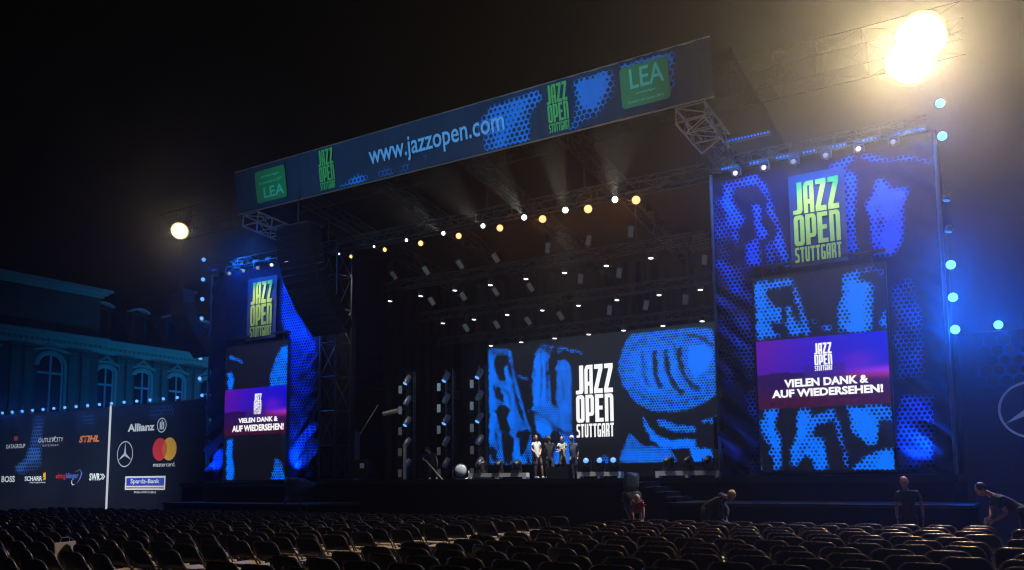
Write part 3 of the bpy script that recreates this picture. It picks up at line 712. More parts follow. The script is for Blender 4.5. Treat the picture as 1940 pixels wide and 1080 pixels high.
# ------------------------------------------------------------------ big screen at the back of the stage
PS = Plane(-25.16, 38.0, 2.5)
zm = lambda pts: zoomed(900, 600, 3.176, pts)
sc = on_plane('stage_screen', PS, 'wide led screen behind the stage with blue halftone instruments and white logo', 'screen')
lay = [(.58, zm([(80, 195), (205, 190), (215, 235), (340, 700), (345, 885), (88, 890)])), (.9, zm([(82, 210), (120, 300), (130, 480), (115, 700), (90, 780)])),
       (.06, zm([(125, 235), (198, 225), (225, 330), (285, 560), (300, 650), (270, 600), (225, 420), (200, 370), (150, 385), (112, 300)])),
       (.9, zm([(170, 300), (195, 290), (205, 350), (230, 390), (210, 415), (180, 360)])),
       (.85, zm([(140, 400), (215, 420), (235, 500), (240, 640), (210, 700), (180, 560), (150, 470)])),
       (.06, zm([(105, 410), (150, 440), (185, 520), (150, 500), (120, 480)])), (.05, zm([(180, 530), (215, 560), (190, 620), (215, 700), (150, 680), (130, 560), (150, 540)])),
       (.05, zm([(160, 700), (200, 690), (235, 760), (220, 880), (182, 880), (160, 780)])), (.05, zm([(90, 780), (120, 795), (140, 870), (100, 860)])),
       (.06, zm([(250, 690), (325, 640), (335, 720), (300, 790), (270, 860), (245, 780)])), (.55, zm(thick([(240, 690), (330, 665)], 20))),
       (.75, zm(thick([(205, 200), (260, 460), (330, 690)], 22))), (.9, zm([(230, 760), (262, 720), (270, 830), (300, 885), (240, 880)])),
       (.5, zm([(250, 340), (270, 355), (320, 365), (325, 382), (282, 382)])), (.4, zm(thick([(300, 575), (345, 560)], 10))),
       (.66, zm([(345, 330), (372, 190), (420, 195), (460, 240), (458, 520), (490, 545), (480, 320), (495, 262), (560, 262), (582, 310), (585, 690), (600, 740), (555, 890), (470, 890), (470, 700), (420, 740), (362, 690), (362, 600), (345, 560)])),
       (1, zm([(365, 240), (400, 215), (430, 260), (425, 500), (380, 540), (358, 520)])), (1, zm([(510, 280), (560, 280), (568, 600), (540, 560), (520, 480)])), (1, zm([(368, 600), (430, 620), (470, 700), (400, 720), (370, 680)])), (1, zm([(490, 800), (560, 760), (570, 880), (490, 885)])),
       (.02, zm([(440, 250), (462, 240), (490, 330), (490, 545), (460, 520), (455, 420)])), (.1, zm(thick([(428, 270), (432, 500)], 9))), (.1, zm(thick([(522, 330), (535, 500)], 9))),
       (.1, zm(thick([(355, 575), (440, 620), (520, 690), (600, 700)], 9))), (.05, zm([(455, 690), (490, 670), (520, 720), (500, 800), (470, 780)])),
       (.5, zm(thick([(390, 172), (520, 190), (648, 222)], 17))), (.35, zm(thick([(410, 205), (530, 215)], 14))),
       (.55, zm([(925, 106), (1350, 60), (1430, 72), (1445, 110), (1452, 470), (1400, 510), (1300, 555), (1180, 575), (1080, 570), (1000, 540), (930, 480), (880, 400), (856, 310), (880, 220), (905, 150)])),
       (.6, zm([(930, 115), (1340, 70), (1420, 90), (1440, 200), (1430, 330), (1340, 440), (1240, 500), (1100, 520), (1010, 480), (930, 420), (890, 330), (895, 240)])), (.97, zm([(1290, 180), (1400, 170), (1430, 230), (1400, 310), (1330, 370), (1285, 300)])), (.76, zm([(940, 230), (1000, 190), (1230, 170), (1220, 400), (1080, 470), (960, 380)])),
       (.35, zm(thick([(1005, 210), (1015, 350), (1040, 420)], 20))), (.03, zm(thick([(1078, 200), (1085, 350), (1115, 425)], 24))),
       (.03, zm(thick([(1145, 195), (1155, 320), (1190, 400), (1250, 465)], 24))), (.03, zm(thick([(1225, 190), (1235, 290), (1275, 380), (1335, 440)], 24))),
       (.45, zm(thick([(900, 190), (960, 175), (1040, 140)], 28))), (.4, zm(thick([(1110, 140), (1200, 112), (1280, 108)], 26))), (.06, zm(thick([(1270, 108), (1360, 125), (1440, 178)], 18))),
       (.75, zm([(1003, 602), (1016, 602), (1045, 660), (1100, 715), (1180, 742), (1330, 728), (1330, 790), (1130, 790), (1060, 742), (1015, 662)])), (.98, zm([(1060, 715), (1120, 750), (1320, 745), (1320, 780), (1140, 780), (1080, 745)])),
       (.62, zm([(1083, 620), (1135, 618), (1205, 650), (1330, 662), (1330, 697), (1200, 692), (1120, 660)])), (.5, zm([(1355, 622), (1455, 602), (1456, 642), (1360, 642)])),
       (.5, zm([(920, 700), (960, 720), (1000, 770), (1170, 788), (1212, 850), (1216, 882), (863, 882), (880, 820), (900, 760)])), (.7, zm([(900, 800), (1150, 800), (1190, 870), (890, 875)])),
       (.92, zm([(1298, 792), (1420, 792), (1432, 872), (1298, 876)])), (.4, zm([(740, 880), (758, 832), (802, 838), (812, 880)])),
       (.08, zm(thick([(98, 215), (150, 225), (200, 205)], 7))), (.08, zm(thick([(215, 250), (262, 420), (330, 660)], 8))), (.1, zm(thick([(120, 300), (160, 330), (185, 300)], 7))),
       (.1, zm(thick([(130, 420), (200, 460), (215, 540)], 7))), (.1, zm(thick([(100, 560), (180, 600), (205, 690)], 7))), (.1, zm(thick([(120, 690), (140, 780), (110, 880)], 8))),
       (.1, zm(thick([(255, 700), (300, 760), (320, 880)], 8))), (.1, zm(thick([(395, 215), (402, 380), (388, 540)], 7))), (.1, zm(thick([(545, 270), (552, 480), (575, 650)], 7))),
       (.1, zm(thick([(370, 610), (450, 660), (590, 720)], 7))), (.12, zm(thick([(1195, 160), (1205, 230), (1215, 260)], 9))), (.2, zm(thick([(930, 430), (1050, 500), (1200, 525), (1360, 480)], 9)))]
SW, SH = 13.3, 6.42
T = tones(PS, 0, SW, 0, SH, 300, 146, lay, 1, .08, .26, 0.0, 5.0)
U_, V_ = np.meshgrid(np.linspace(0, SW, 300), np.linspace(0, SH, 146))
streak = np.array([[noise.noise(Vector((x * 5.5, z * 1.1, 4.2))) + .6 * noise.noise(Vector((x * 11, z * 3, 1.2))) for x in U_[0]] for z in V_[:, 0]])
T = np.clip(np.where((U_ < 5.2) & (T > .03), T + .14 * streak - .05, T), 0, 1)   # brushed look of the left instruments
tone_panel('led_panel', PS, 0, SW, 0, SH, 300, 146, T, M['led'], sc)
s = MB(); s.span(-.05, SW + .05, .01, .16, -.6, SH + .05); s.build('housing', M['black_metal'], sc)
logo(PS, zm([(612, 728)])[0], zm([(828, 278)])[0], M['white_led'], sc, -.012)

# ------------------------------------------------------------------ sponsor walls
M['wall_print'] = halftone('sponsor_wall_print', .26, (.035, .12, .40), (.007, .010, .019))
M['wall_print_right'] = halftone('sponsor_wall_print_wide', .36, (.03, .12, .42), (.012, .017, .045))
M['p_orange'] = mat('orange_print', (.75, .2, .04), .6, 0, .05); M['p_red'] = mat('red_print', (.7, .02, .03), .6, 0, .05)
M['p_amber'] = mat('amber_print', (.85, .42, .02), .6, 0, .05); M['p_mix'] = mat('deep_orange_print', (.75, .12, .01), .6, 0, .05)
M['p_blue'] = mat('blue_print', (.02, .05, .5), .6, 0, .05); M['p_lblue'] = mat('soft_blue_print', (.12, .2, .7), .6, 0, .05); M['p_dim'] = mat('dull_red_print', (.4, .06, .05), .6, 0, .05)
PW = Plane(-61.0, 30.0, 0)
z2 = lambda pts: zoomed(0, 740, 4.155, pts)
sw = on_plane('sponsor_wall', PW, 'dark sponsor wall with printed logos left of the stage', 'wall', 'sponsor walls')
lay = [(.3, z2([(250, 200), (360, 190), (340, 330), (330, 600), (290, 625), (190, 665), (110, 645), (110, 590), (180, 540), (240, 400)])),
       (.62, z2([(130, 600), (190, 550), (250, 440), (310, 450), (310, 540), (220, 580), (170, 640), (125, 635)])), (.45, z2([(250, 300), (320, 260), (320, 420), (250, 420)])),
       (.16, z2([(500, 165), (860, 150), (862, 200), (760, 235), (755, 320), (610, 335), (570, 230)])), (.3, z2([(640, 170), (740, 165), (730, 260), (640, 250)])),
       (.28, z2([(1180, 110), (1380, 105), (1370, 190), (1300, 225), (1165, 212)])), (.16, z2([(890, 150), (1000, 140), (980, 200), (900, 200)])), (.14, z2([(955, 352), (1090, 325), (1010, 372)])),
       (.14, z2([(20, 230), (70, 220), (60, 330), (15, 330)]))]
WW, WH = 23.0, 6.2
T = tones(PW, 0, WW, 0, WH, 300, 84, lay, 1, .12, .1)
tone_panel('wall_print', PW, 0, WW, .03, WH, 300, 84, T, M['wall_print'], sw, .006, lambda X, Z: -.004 * np.sin(X * 2.4 + .6 * np.sin(Z * 1.3)) - .003 * np.sin(X * 7.1 + Z * 2))
s = MB(); s.span(0, WW, .04, .15, 0, WH); s.build('wall_panel', M['black_paint'], sw)
M['strip_white'] = emit('white_light_strip', (.85, .92, 1), .6)
xs_ = PW.at(207, 868)[0]
s = MB(); s.span(xs_ - .04, xs_ + .04, -.09, -.01, .05, 6.25); s.build('light_strip', M['strip_white'], sw)
def wl(name, s_, bl, tr, ma, **kw):
    a, b = z2([bl])[0], z2([tr])[0]
    return lettering(name, s_, PW, a, b, ma, sw, -.012, **kw)
def wp(name, pts, ma, y=-.012, holes=()):
    return shape(name, [[PW.at(*p) for p in z2(q)] for q in (pts, *holes)], ma, sw, y)
Wp = M['white_print']
wl('sponsor_lettering', 'DATAGROUP', (50, 458), (200, 418), Wp, bold=.01)
for x in (112, 120, 128, 136): wp('sponsor_emblem', [(x, 356 + abs(x - 124)), (x + 6, 355), (x + 6, 392), (x, 393)], M['p_dim'])
wl('sponsor_lettering', 'OUTLETCITY', (303, 410), (500, 366), Wp, bold=-.004); wl('sponsor_lettering', 'METZINGEN', (338, 441), (460, 421), Wp, space=1.8)
wp('sponsor_emblem', thick([(414, 404), (438, 358)], 5), Wp)
wl('sponsor_lettering', 'STIHL', (622, 411), (785, 348), M['p_orange'], bold=.045, shear=.25)
wl('sponsor_lettering', 'BOSS', (12, 722), (120, 671), Wp, bold=.03)
wl('sponsor_lettering', 'SCHARR', (195, 712), (334, 673), Wp, bold=.025); wl('sponsor_lettering', 'bringt Energie ins Leben', (236, 732), (358, 716), Wp, bold=.01)
wp('sponsor_emblem', [(342, 650), (362, 643), (361, 700), (340, 706), (340, 694), (350, 690), (350, 680), (340, 684)], M['p_amber'])
wl('sponsor_lettering', 'elring', (440, 704), (518, 650), M['p_red'], bold=.012); wl('sponsor_lettering', 'klinger', (520, 704), (620, 646), M['p_lblue'], bold=.012)
wp('sponsor_emblem', thick([(596, 640), (632, 622), (645, 650), (632, 690), (606, 732)], [2, 5, 8, 7, 2]), M['p_lblue']); wp('sponsor_emblem', thick([(567, 706), (565, 730), (575, 742), (590, 738)], [5, 7, 6, 2]), Wp)
wl('sponsor_lettering', 'SWR', (704, 708), (790, 650), Wp, bold=.03)
for x in (792, 808): wp('sponsor_emblem', thick([(x, 655), (x + 18, 676), (x, 700)], 8), Wp)
wl('sponsor_lettering', 'Allianz', (1006, 326), (1220, 250), Wp, bold=.035)
cxz = PW.at(*z2([(1275, 272)])[0]); rr_ = (PW.at(*z2([(1275, 214)])[0])[1] - PW.at(*z2([(1275, 331)])[0])[1]) / 2
shape('sponsor_emblem', [ring(*cxz, rr_), ring(*cxz, rr_ * .86)], Wp, sw)
for dx, h0, h1 in ((-.42, -.55, .45), (-.08, -.6, .72), (.26, -.55, .45)):
    shape('sponsor_emblem', [[(cxz[0] + rr_ * dx, cxz[1] + rr_ * h0), (cxz[0] + rr_ * (dx + .24), cxz[1] + rr_ * h0), (cxz[0] + rr_ * (dx + .24), cxz[1] + rr_ * h1), (cxz[0] + rr_ * (dx + .1), cxz[1] + rr_ * h1), (cxz[0] + rr_ * dx, cxz[1] + rr_ * (h1 - .12))]], Wp, sw)
def star(P, c, r, ma, parent, y=-.012):
    shape('sponsor_emblem', [ring(*c, r, 48), ring(*c, r * .92, 48)], ma, parent, y)
    pts = []
    for k in range(3):
        a = R(90 + 120 * k); pts.append((c[0] + r * .95 * math.cos(a), c[1] + r * .95 * math.sin(a)))
        a = R(150 + 120 * k); pts.append((c[0] + r * .14 * math.cos(a), c[1] + r * .14 * math.sin(a)))
    shape('sponsor_emblem', [pts], ma, parent, y)
M['silver_print'] = mat('silver_print', (.55, .58, .6), .4, .1, .25, 3)
r1 = (PW.at(*z2([(985, 398)])[0])[1] - PW.at(*z2([(985, 602)])[0])[1]) / 2
star(PW, PW.at(*z2([(985, 500)])[0]), r1, M['silver_print'], sw)
ca, cb = PW.at(*z2([(1259, 463)])[0]), PW.at(*z2([(1334, 459)])[0]); rm = (PW.at(*z2([(1330, 369)])[0])[1] - PW.at(*z2([(1330, 550)])[0])[1]) / 2
cz = (ca[1] + cb[1]) / 2; cx0, cx1 = ca[0], cb[0]
shape('sponsor_emblem', [ring(cx0, cz, rm)], M['p_red'], sw, -.010); shape('sponsor_emblem', [ring(cx1, cz, rm)], M['p_amber'], sw, -.014)
hx = (cx1 - cx0) / 2; th = math.acos(hx / rm)
lens_ = [(cx1 - rm * math.cos(t), cz + rm * math.sin(t)) for t in np.linspace(-th, th, 16)] + [(cx0 + rm * math.cos(t), cz - rm * math.sin(t)) for t in np.linspace(-th, th, 16)]
shape('sponsor_emblem', [lens_], M['p_mix'], sw, -.018)
wl('sponsor_lettering', 'mastercard.', (1206, 600), (1382, 562), Wp, bold=.008)
(a0, b0), (a1, b1) = PW.at(*z2([(985, 782)])[0]), PW.at(*z2([(1306, 671)])[0])
bd = shape('bank_sign', [[(a0, b0), (a1, b0), (a1, b1), (a0, b1)]], Wp, sw, -.02)
shape('sign_field', [[(a0 + .12, b0 + (b1 - b0) * .3), (a1 - .12, b0 + (b1 - b0) * .3), (a1 - .12, b1 - .1), (a0 + .12, b1 - .1)]], M['p_blue'], bd, -.024)
shape('sign_stripe', [[(a0 + .12, b0 + (b1 - b0) * .1), (a1 - .12, b0 + (b1 - b0) * .1), (a1 - .12, b0 + (b1 - b0) * .21), (a0 + .12, b0 + (b1 - b0) * .21)]], M['p_orange'], bd, -.024)
me = fit(text_mesh('Sparda-Bank', bold=.02), a0 + (a1 - a0) * .14, b0 + (b1 - b0) * .38, a0 + (a1 - a0) * .86, b0 + (b1 - b0) * .8, -.028); me.materials.clear(); me.materials.append(Wp); link('sign_lettering', me, bd)
wl('sponsor_lettering', 'BADEN-WÜRTTEMBERG', (1056, 808), (1230, 790), Wp)
PR = Plane(-2.15, 30.0, 0)
sw2 = on_plane('sponsor_wall', PR, 'dark blue wall with hexagons and silver star right of the stage', 'wall', 'sponsor walls')
lay = [(.16, zl([(1300, 400), (1600, 330), (1600, 690), (1320, 660)])), (.45, zl([(1400, 470), (1600, 430), (1600, 620), (1420, 610)])), (.12, zl([(1325, 730), (1420, 730), (1420, 765), (1325, 765)]))]
T = tones(PR, 0, 14, 0, 6.2, 200, 84, lay, 1, .12, .1)
tone_panel('wall_print', PR, 0, 14, .03, 6.2, 200, 84, T, M['wall_print_right'], sw2)
s = MB(); s.span(0, 14, .01, .12, 0, 6.2); s.build('wall_panel', M['black_paint'], sw2)
star(PR, PR.at(1953, 776), .86, M['silver_print'], sw2)
for xx, pw in ((-56.5, 330), (-50.5, 420), (-44.2, 460)):  # added unseen ground lamps that brighten the left sponsor wall
    lamp('SPOT', None, (xx, 22.6, .35), pw * 4.6, (.80, .90, 1), (xx, 30, 2.6), cone=86, blend=.9, radius=.12)
lamp('SPOT', None, (1.2, 24.5, .4), 330, (.5, .65, 1), (.5, 30, 1.6), cone=84, blend=.9, radius=.12)  # added unseen lamp that brightens the right wall

# ================================================================== LAMPS
M['lens_blue'] = emit('lit_blue_lens', (.14, .40, 1.0), 1.3)
M['lens_blue_right'] = emit('lit_bright_blue_lens', (.2, .75, 1.0), 1.6)
M['lens_orange'] = emit('lit_tungsten_lens', (1.0, .56, .22), 1.6)
M['lens_white'] = emit('lit_white_lens', (.95, 1.0, .92), 3.0)
M['lens_warm'] = emit('lit_warm_lens', (1.0, .85, .6), 1.1)
M['lens_dull'] = emit('faintly_lit_lens', (1.0, .9, .7), .28)
M['lens_flood'] = emit('floodlight_lens', (1.0, .84, .46), 14.0)
M['strip_blue'] = emit('lit_blue_led_strip', (.01, .16, 1.0), 1.6)
M['strobe'] = emit('grey_panel_faint_glow', (.9, .95, 1), .032)  # faint emission imitates light falling on the grey panels

def par_can(label, cat, loc, target, lens, r, group, name='stage_lamp', depth=None, power=0, colour=(1, 1, 1), cone=90):
    """round can with a glowing front and a bracket; looks along local -Z"""
    o = thing(name, label, cat, loc, 0, group); aimed(o, target); d = depth or r * 1.6
    b = MB(); b.lathe([(r * .55, d), (r * .8, d * .85), (r * 1.08, d * .25), (r * 1.08, -.03), (r * 1.0, -.03), (r * .97, .01)], axis=(0, 0, 1), n=14); b.build('housing', M['black_metal'], o, True)
    b = MB(); b.lathe([(r * .97, .012), (r * .8, -.012 - r * .1), (r * .4, -.012 - r * .2), (.001, -.012 - r * .22)], axis=(0, 0, 1), n=14); b.build('lens', lens, o, True)
    b = MB(); k = r * 1.25
    b.tube([(k, 0, d * .3), (k, 0, d * .95), (k * .6, 0, d * 1.3), (-k * .6, 0, d * 1.3), (-k, 0, d * .95), (-k, 0, d * .3)], .015, 5); b.build('bracket', M['black_metal'], o)
    if power:
        bpy.context.view_layer.update()
        q = o.matrix_world @ Vector((0, 0, -.12)); lamp('SPOT', o, q, power, colour, o.matrix_world @ Vector((0, 0, -5)), cone=cone, blend=.8, radius=r * .7)
    return o

def bowl_glow(heads, r):
    """lens emission painted white at each lamp, fading to amber, imitating soft glare"""
    ma, t, b, out = nodes('floodlight_bowl'); tc = t.nodes.new('ShaderNodeTexCoord'); last = None
    for (dx, dy) in heads:
        v = t.nodes.new('ShaderNodeVectorMath'); v.operation = 'DISTANCE'; t.links.new(tc.outputs['Object'], v.inputs[0]); v.inputs[1].default_value = (dx, dy, 0)
        if last is None: last = v.outputs['Value']
        else:
            m_ = t.nodes.new('ShaderNodeMath'); m_.operation = 'MINIMUM'; t.links.new(last, m_.inputs[0]); t.links.new(v.outputs['Value'], m_.inputs[1]); last = m_.outputs[0]
    mr = t.nodes.new('ShaderNodeMapRange'); mr.inputs[1].default_value = 0; mr.inputs[2].default_value = r; t.links.new(last, mr.inputs[0])
    cr = t.nodes.new('ShaderNodeValToRGB'); e = cr.color_ramp.elements
    e[0].position = .0; e[0].color = (1, .92, .7, 1); e[1].position = 1; e[1].color = (.28, .17, .05, 1)
    for p_, c_ in ((.72, (.5, .44, .28, 1)), (.88, (.12, .09, .035, 1))):
        k = e.new(p_); k.color = c_
    e[-1].color = (.03, .018, .006, 1)
    t.links.new(mr.outputs[0], cr.inputs[0]); t.links.new(cr.outputs[0], b.inputs['Emission Color']); b.inputs['Emission Strength'].default_value = 14
    b.inputs['Base Color'].default_value = (.05, .05, .05, 1)
    return ma
# two big floodlights on the roof wings
def flood(label, loc, heads, r, power, target, cone, mast):
    o = thing('floodlight', label, 'floodlight', loc, 0, 'big floodlights on the roof wings'); aimed(o, target)
    th0 = np.linspace(0, 2 * math.pi, 49)[:-1]
    out = []
    for t in th0:                                       # outline that encloses all bowls of the lamp
        d = Vector((math.cos(t), math.sin(t))); best = 0
        for (dx, dy) in heads:
            c = Vector((dx, dy)); bq = c.dot(d); dis = bq * bq - (c.dot(c) - r * r)
            if dis > 0: best = max(best, bq + math.sqrt(dis))
        out.append((d.x * best, d.y * best))
    b = MB(); n = len(out); rg = [[(x * k, y * k, z) for x, y in out] for k, z in ((.4, r * .9), (.85, r * .7), (.96, .1), (.97, .05), (.965, .03), (.96, .02))]
    b.add([v for q in rg for v in q], [(i * n + k, i * n + (k + 1) % n, i * n + n + (k + 1) % n, i * n + n + k) for i in range(5) for k in range(n)] + [tuple(range(n))])
    h = b.build('lamp_head', M['black_metal'], o, True)
    b = MB(); rg = [[(x * k, y * k, z) for x, y in out] for k, z in ((1.03, .014), (.8, -.03), (.5, -.06), (.2, -.07))]
    b.add([v for q in rg for v in q], [(i * n + k, i * n + (k + 1) % n, i * n + n + (k + 1) % n, i * n + n + k) for i in range(3) for k in range(n)] + [tuple(range(3 * n, 4 * n))])
    b.build('lens', bowl_glow(heads, r), h, True)
    b = MB(); w_ = max(abs(q[0]) for q in heads) + r * 1.2
    b.tube([(-w_, 0, .1), (-w_, 0, r * 1.5), (w_, 0, r * 1.5), (w_, 0, .1)], .04, 6); b.build('yoke', M['black_metal'], o)
    bpy.context.view_layer.update(); q = o.matrix_world @ Vector((0, 0, -.25))
    lamp('SPOT', o, q, power, (1.0, .77, .42), target, cone=cone, blend=1, radius=r * .8)
    return o
FR, FL = Vector((-2.35, 25.0, 13.5)), Vector((-33.9, 25.0, 13.5))
flood('blazing twin floodlight at the right end of the roof above the right stage tower', FR, ((-.21, .26), (.21, -.26)), .66, FLOOD_R, (-6.5, 5, 1.0), 130, 1)
flood('single glaring round floodlight left of the stage roof above the hanging speakers', FL, ((0, 0),), .40, FLOOD_L, (-20, 8, 1.0), 140, 1)
for (x, lab) in ((-2.35, 'right'), (-33.9, 'left')):
    q = MB(); q.tube([(x, 25.6, 13.6), (x, 25.9, 13.65)], .05, 6); q.tube([(x, 25.75, 13.6), (x, 25.75, 14.9)], .04, 6)
    tag(q.build('lamp_hanger', M['black_metal']), 'black hanger holding the %s floodlight on the roof truss' % lab, 'bracket', 'floodlight hangers')

# blue lamps in a column on the outer edge of each tower
for i, z in enumerate((12.91, 11.89, 10.88, 9.9, 8.93, 7.9, 6.87)):
    par_can('%s from the top of the blue lamps up the left edge of the left tower' % ORD[i], 'stage lamp', (-35.45, 27.6, z), (-12 - i, 0, 1), M['lens_blue'], .105, 'blue lamps beside the left tower', power=60, colour=(.01, .12, 1), cone=110)
rz_ = (12.86, 11.84, 9.88, 8.93, 7.92, 6.95, 6.0)
rn = 0
for i, z in enumerate(rz_):
    off = i in (2, 3)
    par_can(('%s from the top of the bright blue lamps beside the right tower' % ORD[rn]) if not off else ('upper dim lamp turned away beside the right tower' if i == 2 else 'lower dim lamp turned away beside the right tower'),
            'stage lamp', (-2.02, 27.6, z), ((-1, 0, 1.2) if not off else (-2.6, 27.0, z - 3)), M['lens_blue_right'] if not off else M['strip_blue'], .14 if not off else .11, 'blue lamps beside the right tower',
            power=0 if off else (350, 450, 0, 0, 1700, 1800, 1800)[i], colour=(.004, .12, 1.0), cone=120)
    rn += 0 if off else 1
par_can('bright blue lamp on top of the right sponsor wall', 'stage lamp', (-1.0, 29.9, 6.38), (-.5, 0, 1.2), M['lens_blue_right'], .14, 'blue lamps beside the right tower', power=1500, colour=(.004, .12, 1.0), cone=120)
# blue lamps along the top of the left sponsor wall
for i in range(18):
    x = -60.4 + i * 1.2 + (.0 if i < 17 else 1.0)
    x = -58.02 + (i - 1) * 1.19 if i < 17 else -38.1
    par_can('%s from the left of the blue lamps along the sponsor wall top' % ORD[i], 'stage lamp', (x, 29.85, 6.36), (x * .35, 0, 1), M['lens_blue'], .092, 'blue lamps on the sponsor wall', power=50, colour=(.01, .16, 1), cone=110)

# lamps along the front truss
ox = [-27.85 + 1.97 * k for k in range(9)]
PF = Plane(0, 28.0, 0)
opx = [(604, 497), (665, 486), (729, 473), (797, 461), (869, 447), (947, 432), (1028, 415), (1114, 396), (1205, 379)]
for i, p in enumerate(opx):
    a = PF.world(*p)
    par_can('%s from the left of the glowing orange lamps on the front truss' % ORD[i], 'stage lamp', a, (a.x * (.80 - .08 * i), 0, 2.0), M['lens_orange'], (.085, .085, .10, .12, .13, .14, .15, .16, .16)[i], 'orange lamps on the front truss',
            power=(0, 0, 0, 0, 15, 30, 60, 150, 100)[i], colour=(1, .33, .06), cone=140)
wpx = [(643, 481), (709, 467), (770, 455), (840, 442), (915, 428), (993, 412), (1071, 398), (1165, 378)]
for i, p in enumerate(wpx):
    a = PF.world(*p)
    par_can('%s from the left of the small white lamps on the front truss' % ORD[i], 'stage lamp', a, (a.x * (.9 - .11 * i), 0, 3), M['lens_white'], (.05, .06, .075, .09, .10, .115, .12, .12)[i], 'white lamps on the front truss')
# faint white beams of those lamps, thrown up and forward through the air
bt = [None, None, None, (760, 385), (845, 350), (935, 320), (1040, 275), (1168, 285)]
for i, (p, t) in enumerate(zip(wpx, bt)):
    if t is None: continue
    a = PF.world(*p); a = a + Vector((0, -.1, 0)); b = Plane(0, 17.0, 0).world(*t)
    L = lamp('SPOT', None, a, (60, 90, 140, 200, 150)[i - 3] * 8, (.95, 1, .85), b, cone=4.5, blend=.4, radius=.03); L.name = 'beam_light'
o = par_can('drooping orange lamp at the far left end of the front truss', 'stage lamp', PF.world(590, 508), (-14, 0, 4), M['lens_orange'], .13, 'orange lamps on the front truss', depth=.35)
# key light of the truss lamps on the stage people
lamp('SPOT', None, (-15.2, 28.2, 11.7), 11000, (1, .95, .85), (-15.8, 29.6, 2.0), cone=84, blend=.9, radius=.2)
lamp('SPOT', None, (-26.2, 28.2, 11.7), 800, (1, .93, .8), (-28.0, 32.5, 3.0), cone=60, blend=.9, radius=.2)

# downlights in three rows under the roof
for nm, yy, px in (('highest', 33.0, [(739, 570), (797, 560.4), (861.7, 549.7), (929, 539.5), (996.5, 528), (1069.5, 516.5), (1148.6, 503), (1233, 488.5)]),
                   ('middle', 36.0, [(839, 612), (898, 604.8), (961, 596), (1027.4, 587.5), (1096, 578.5), (1168.7, 568), (1248.7, 558.5), (1326.7, 548.5)]),
                   ('lowest', 37.6, [(930, 654.5), (987.6, 647.8), (1050.8, 640.5), (1115.4, 633), (1181.5, 625.5), (1255.9, 617), (1330.2, 608)])):
    for i, p in enumerate(px):
        a = Plane(0, yy, 0).world(*p)
        par_can('%s from the left in the %s row of small white downlights' % (ORD[i], nm), 'downlight', a, (a.x, a.y - .25, a.z - 2), M['lens_white'], .125, 'small white downlights under the roof', 'downlight', .25)
# dim strobe panels hanging between them
rows = [('highest', 34.0, [(746, 522), (807, 512.5), (871.7, 501), (939, 488.6), (1037, 469.5), (1114.8, 455.5), (1195.4, 439)]),
        ('middle', 35.0, [(818, 570.5), (877.5, 561.4), (939, 552.5), (1005, 544), (1100, 528), (1173, 517), (1335, 492)]),
        ('lowest', 37.0, [(883, 621), (941, 615), (1000.7, 608), (1062, 598), (1154.8, 587.4), (1224, 578), (1298.5, 566.7)])]
def strobe(label, loc, turn, tilt, group, w_=.2, h_=.42):
    o = thing('strobe_light', label, 'strobe light', loc, 0, group); o.rotation_euler = (0, R(tilt), R(turn))
    b = MB(); b.span(-w_ / 2 - .02, w_ / 2 + .02, .005, .14, -h_ / 2 - .02, h_ / 2 + .02); b.build('housing', M['black_metal'], o)
    b = MB(); b.span(-w_ / 2, w_ / 2, -.01, .004, -h_ / 2, h_ / 2); b.build('panel', M['strobe'], o)
    b = MB(); b.tube([(-w_ / 2 - .05, .07, 0), (-w_ / 2 - .05, .07, h_ * .7), (w_ / 2 + .05, .07, h_ * .7), (w_ / 2 + .05, .07, 0)], .012, 4); b.build('bracket', M['black_metal'], o)
    return o
for nm, yy, px in rows:
    for i, p in enumerate(px):
        strobe('%s from the left of the %s row of dim grey strobe panels' % (ORD[i], nm), Plane(0, yy, 0).world(*p), 30, -32 if i < 4 else (12 if i % 2 else 6), 'dim strobe panels under the roof', .2, .42 if nm != 'highest' else .46)

# moving heads on the tower trusses, blue strips above them
def moving_head(label, loc, rz, tilt, group, lens, s=1.0, up=True):
    o = thing('moving_head', label, 'moving light', loc, rz, group); sg = 1 if up else -1; o.scale = (s, s, s)
    b = MB(); b.span(-.2, .2, -.2, .2, 0 if up else -.14, .14 if up else 0); b.build('base', M['black_metal'], o)
    b = MB(); b.span(-.25, -.2, -.09, .09, .1 if up else -.55, .55 if up else -.1); b.span(.2, .25, -.09, .09, .1 if up else -.55, .55 if up else -.1); b.span(-.25, .25, -.1, .1, .14 if up else -.2, .2 if up else -.14); b.build('yoke', M['black_metal'], o)
    d = Vector((0, -math.cos(R(tilt)), math.sin(R(tilt)))); c = Vector((0, 0, .45 * sg))
    b = MB(); b.lathe([(.09, -.22), (.15, -.16), (.17, 0), (.15, .16), (.155, .25), (.14, .25)], c, d, 12); h = b.build('head', M['black_metal'], o, True)
    b = MB(); b.lathe([(.135, .249), (.1, .27), (.001, .285)], c, d, 12); b.build('lens', lens, h, True)
    return o
for i, x in enumerate((-8.22, -7.27, -6.32, -5.32, -4.35, -3.35)):
    moving_head('%s from the left of the moving lights above the right tower print' % ORD[i], (x, 27.55, 12.18), R(4), -8, 'moving lights on the right tower', M['lens_warm'] if i in (0, 1, 4) else M['lens_dull'], .62, False)
for i, x in enumerate((-33.5, -32.48, -31.48, -30.47, -29.49)):
    moving_head('%s from the left of the moving lights above the left tower print' % ORD[i], (x, 27.55, 12.2), R(48 if i > 2 else 65), -12, 'moving lights on the left tower', M['lens_warm'] if i > 2 else M['lens_dull'], .62, False)
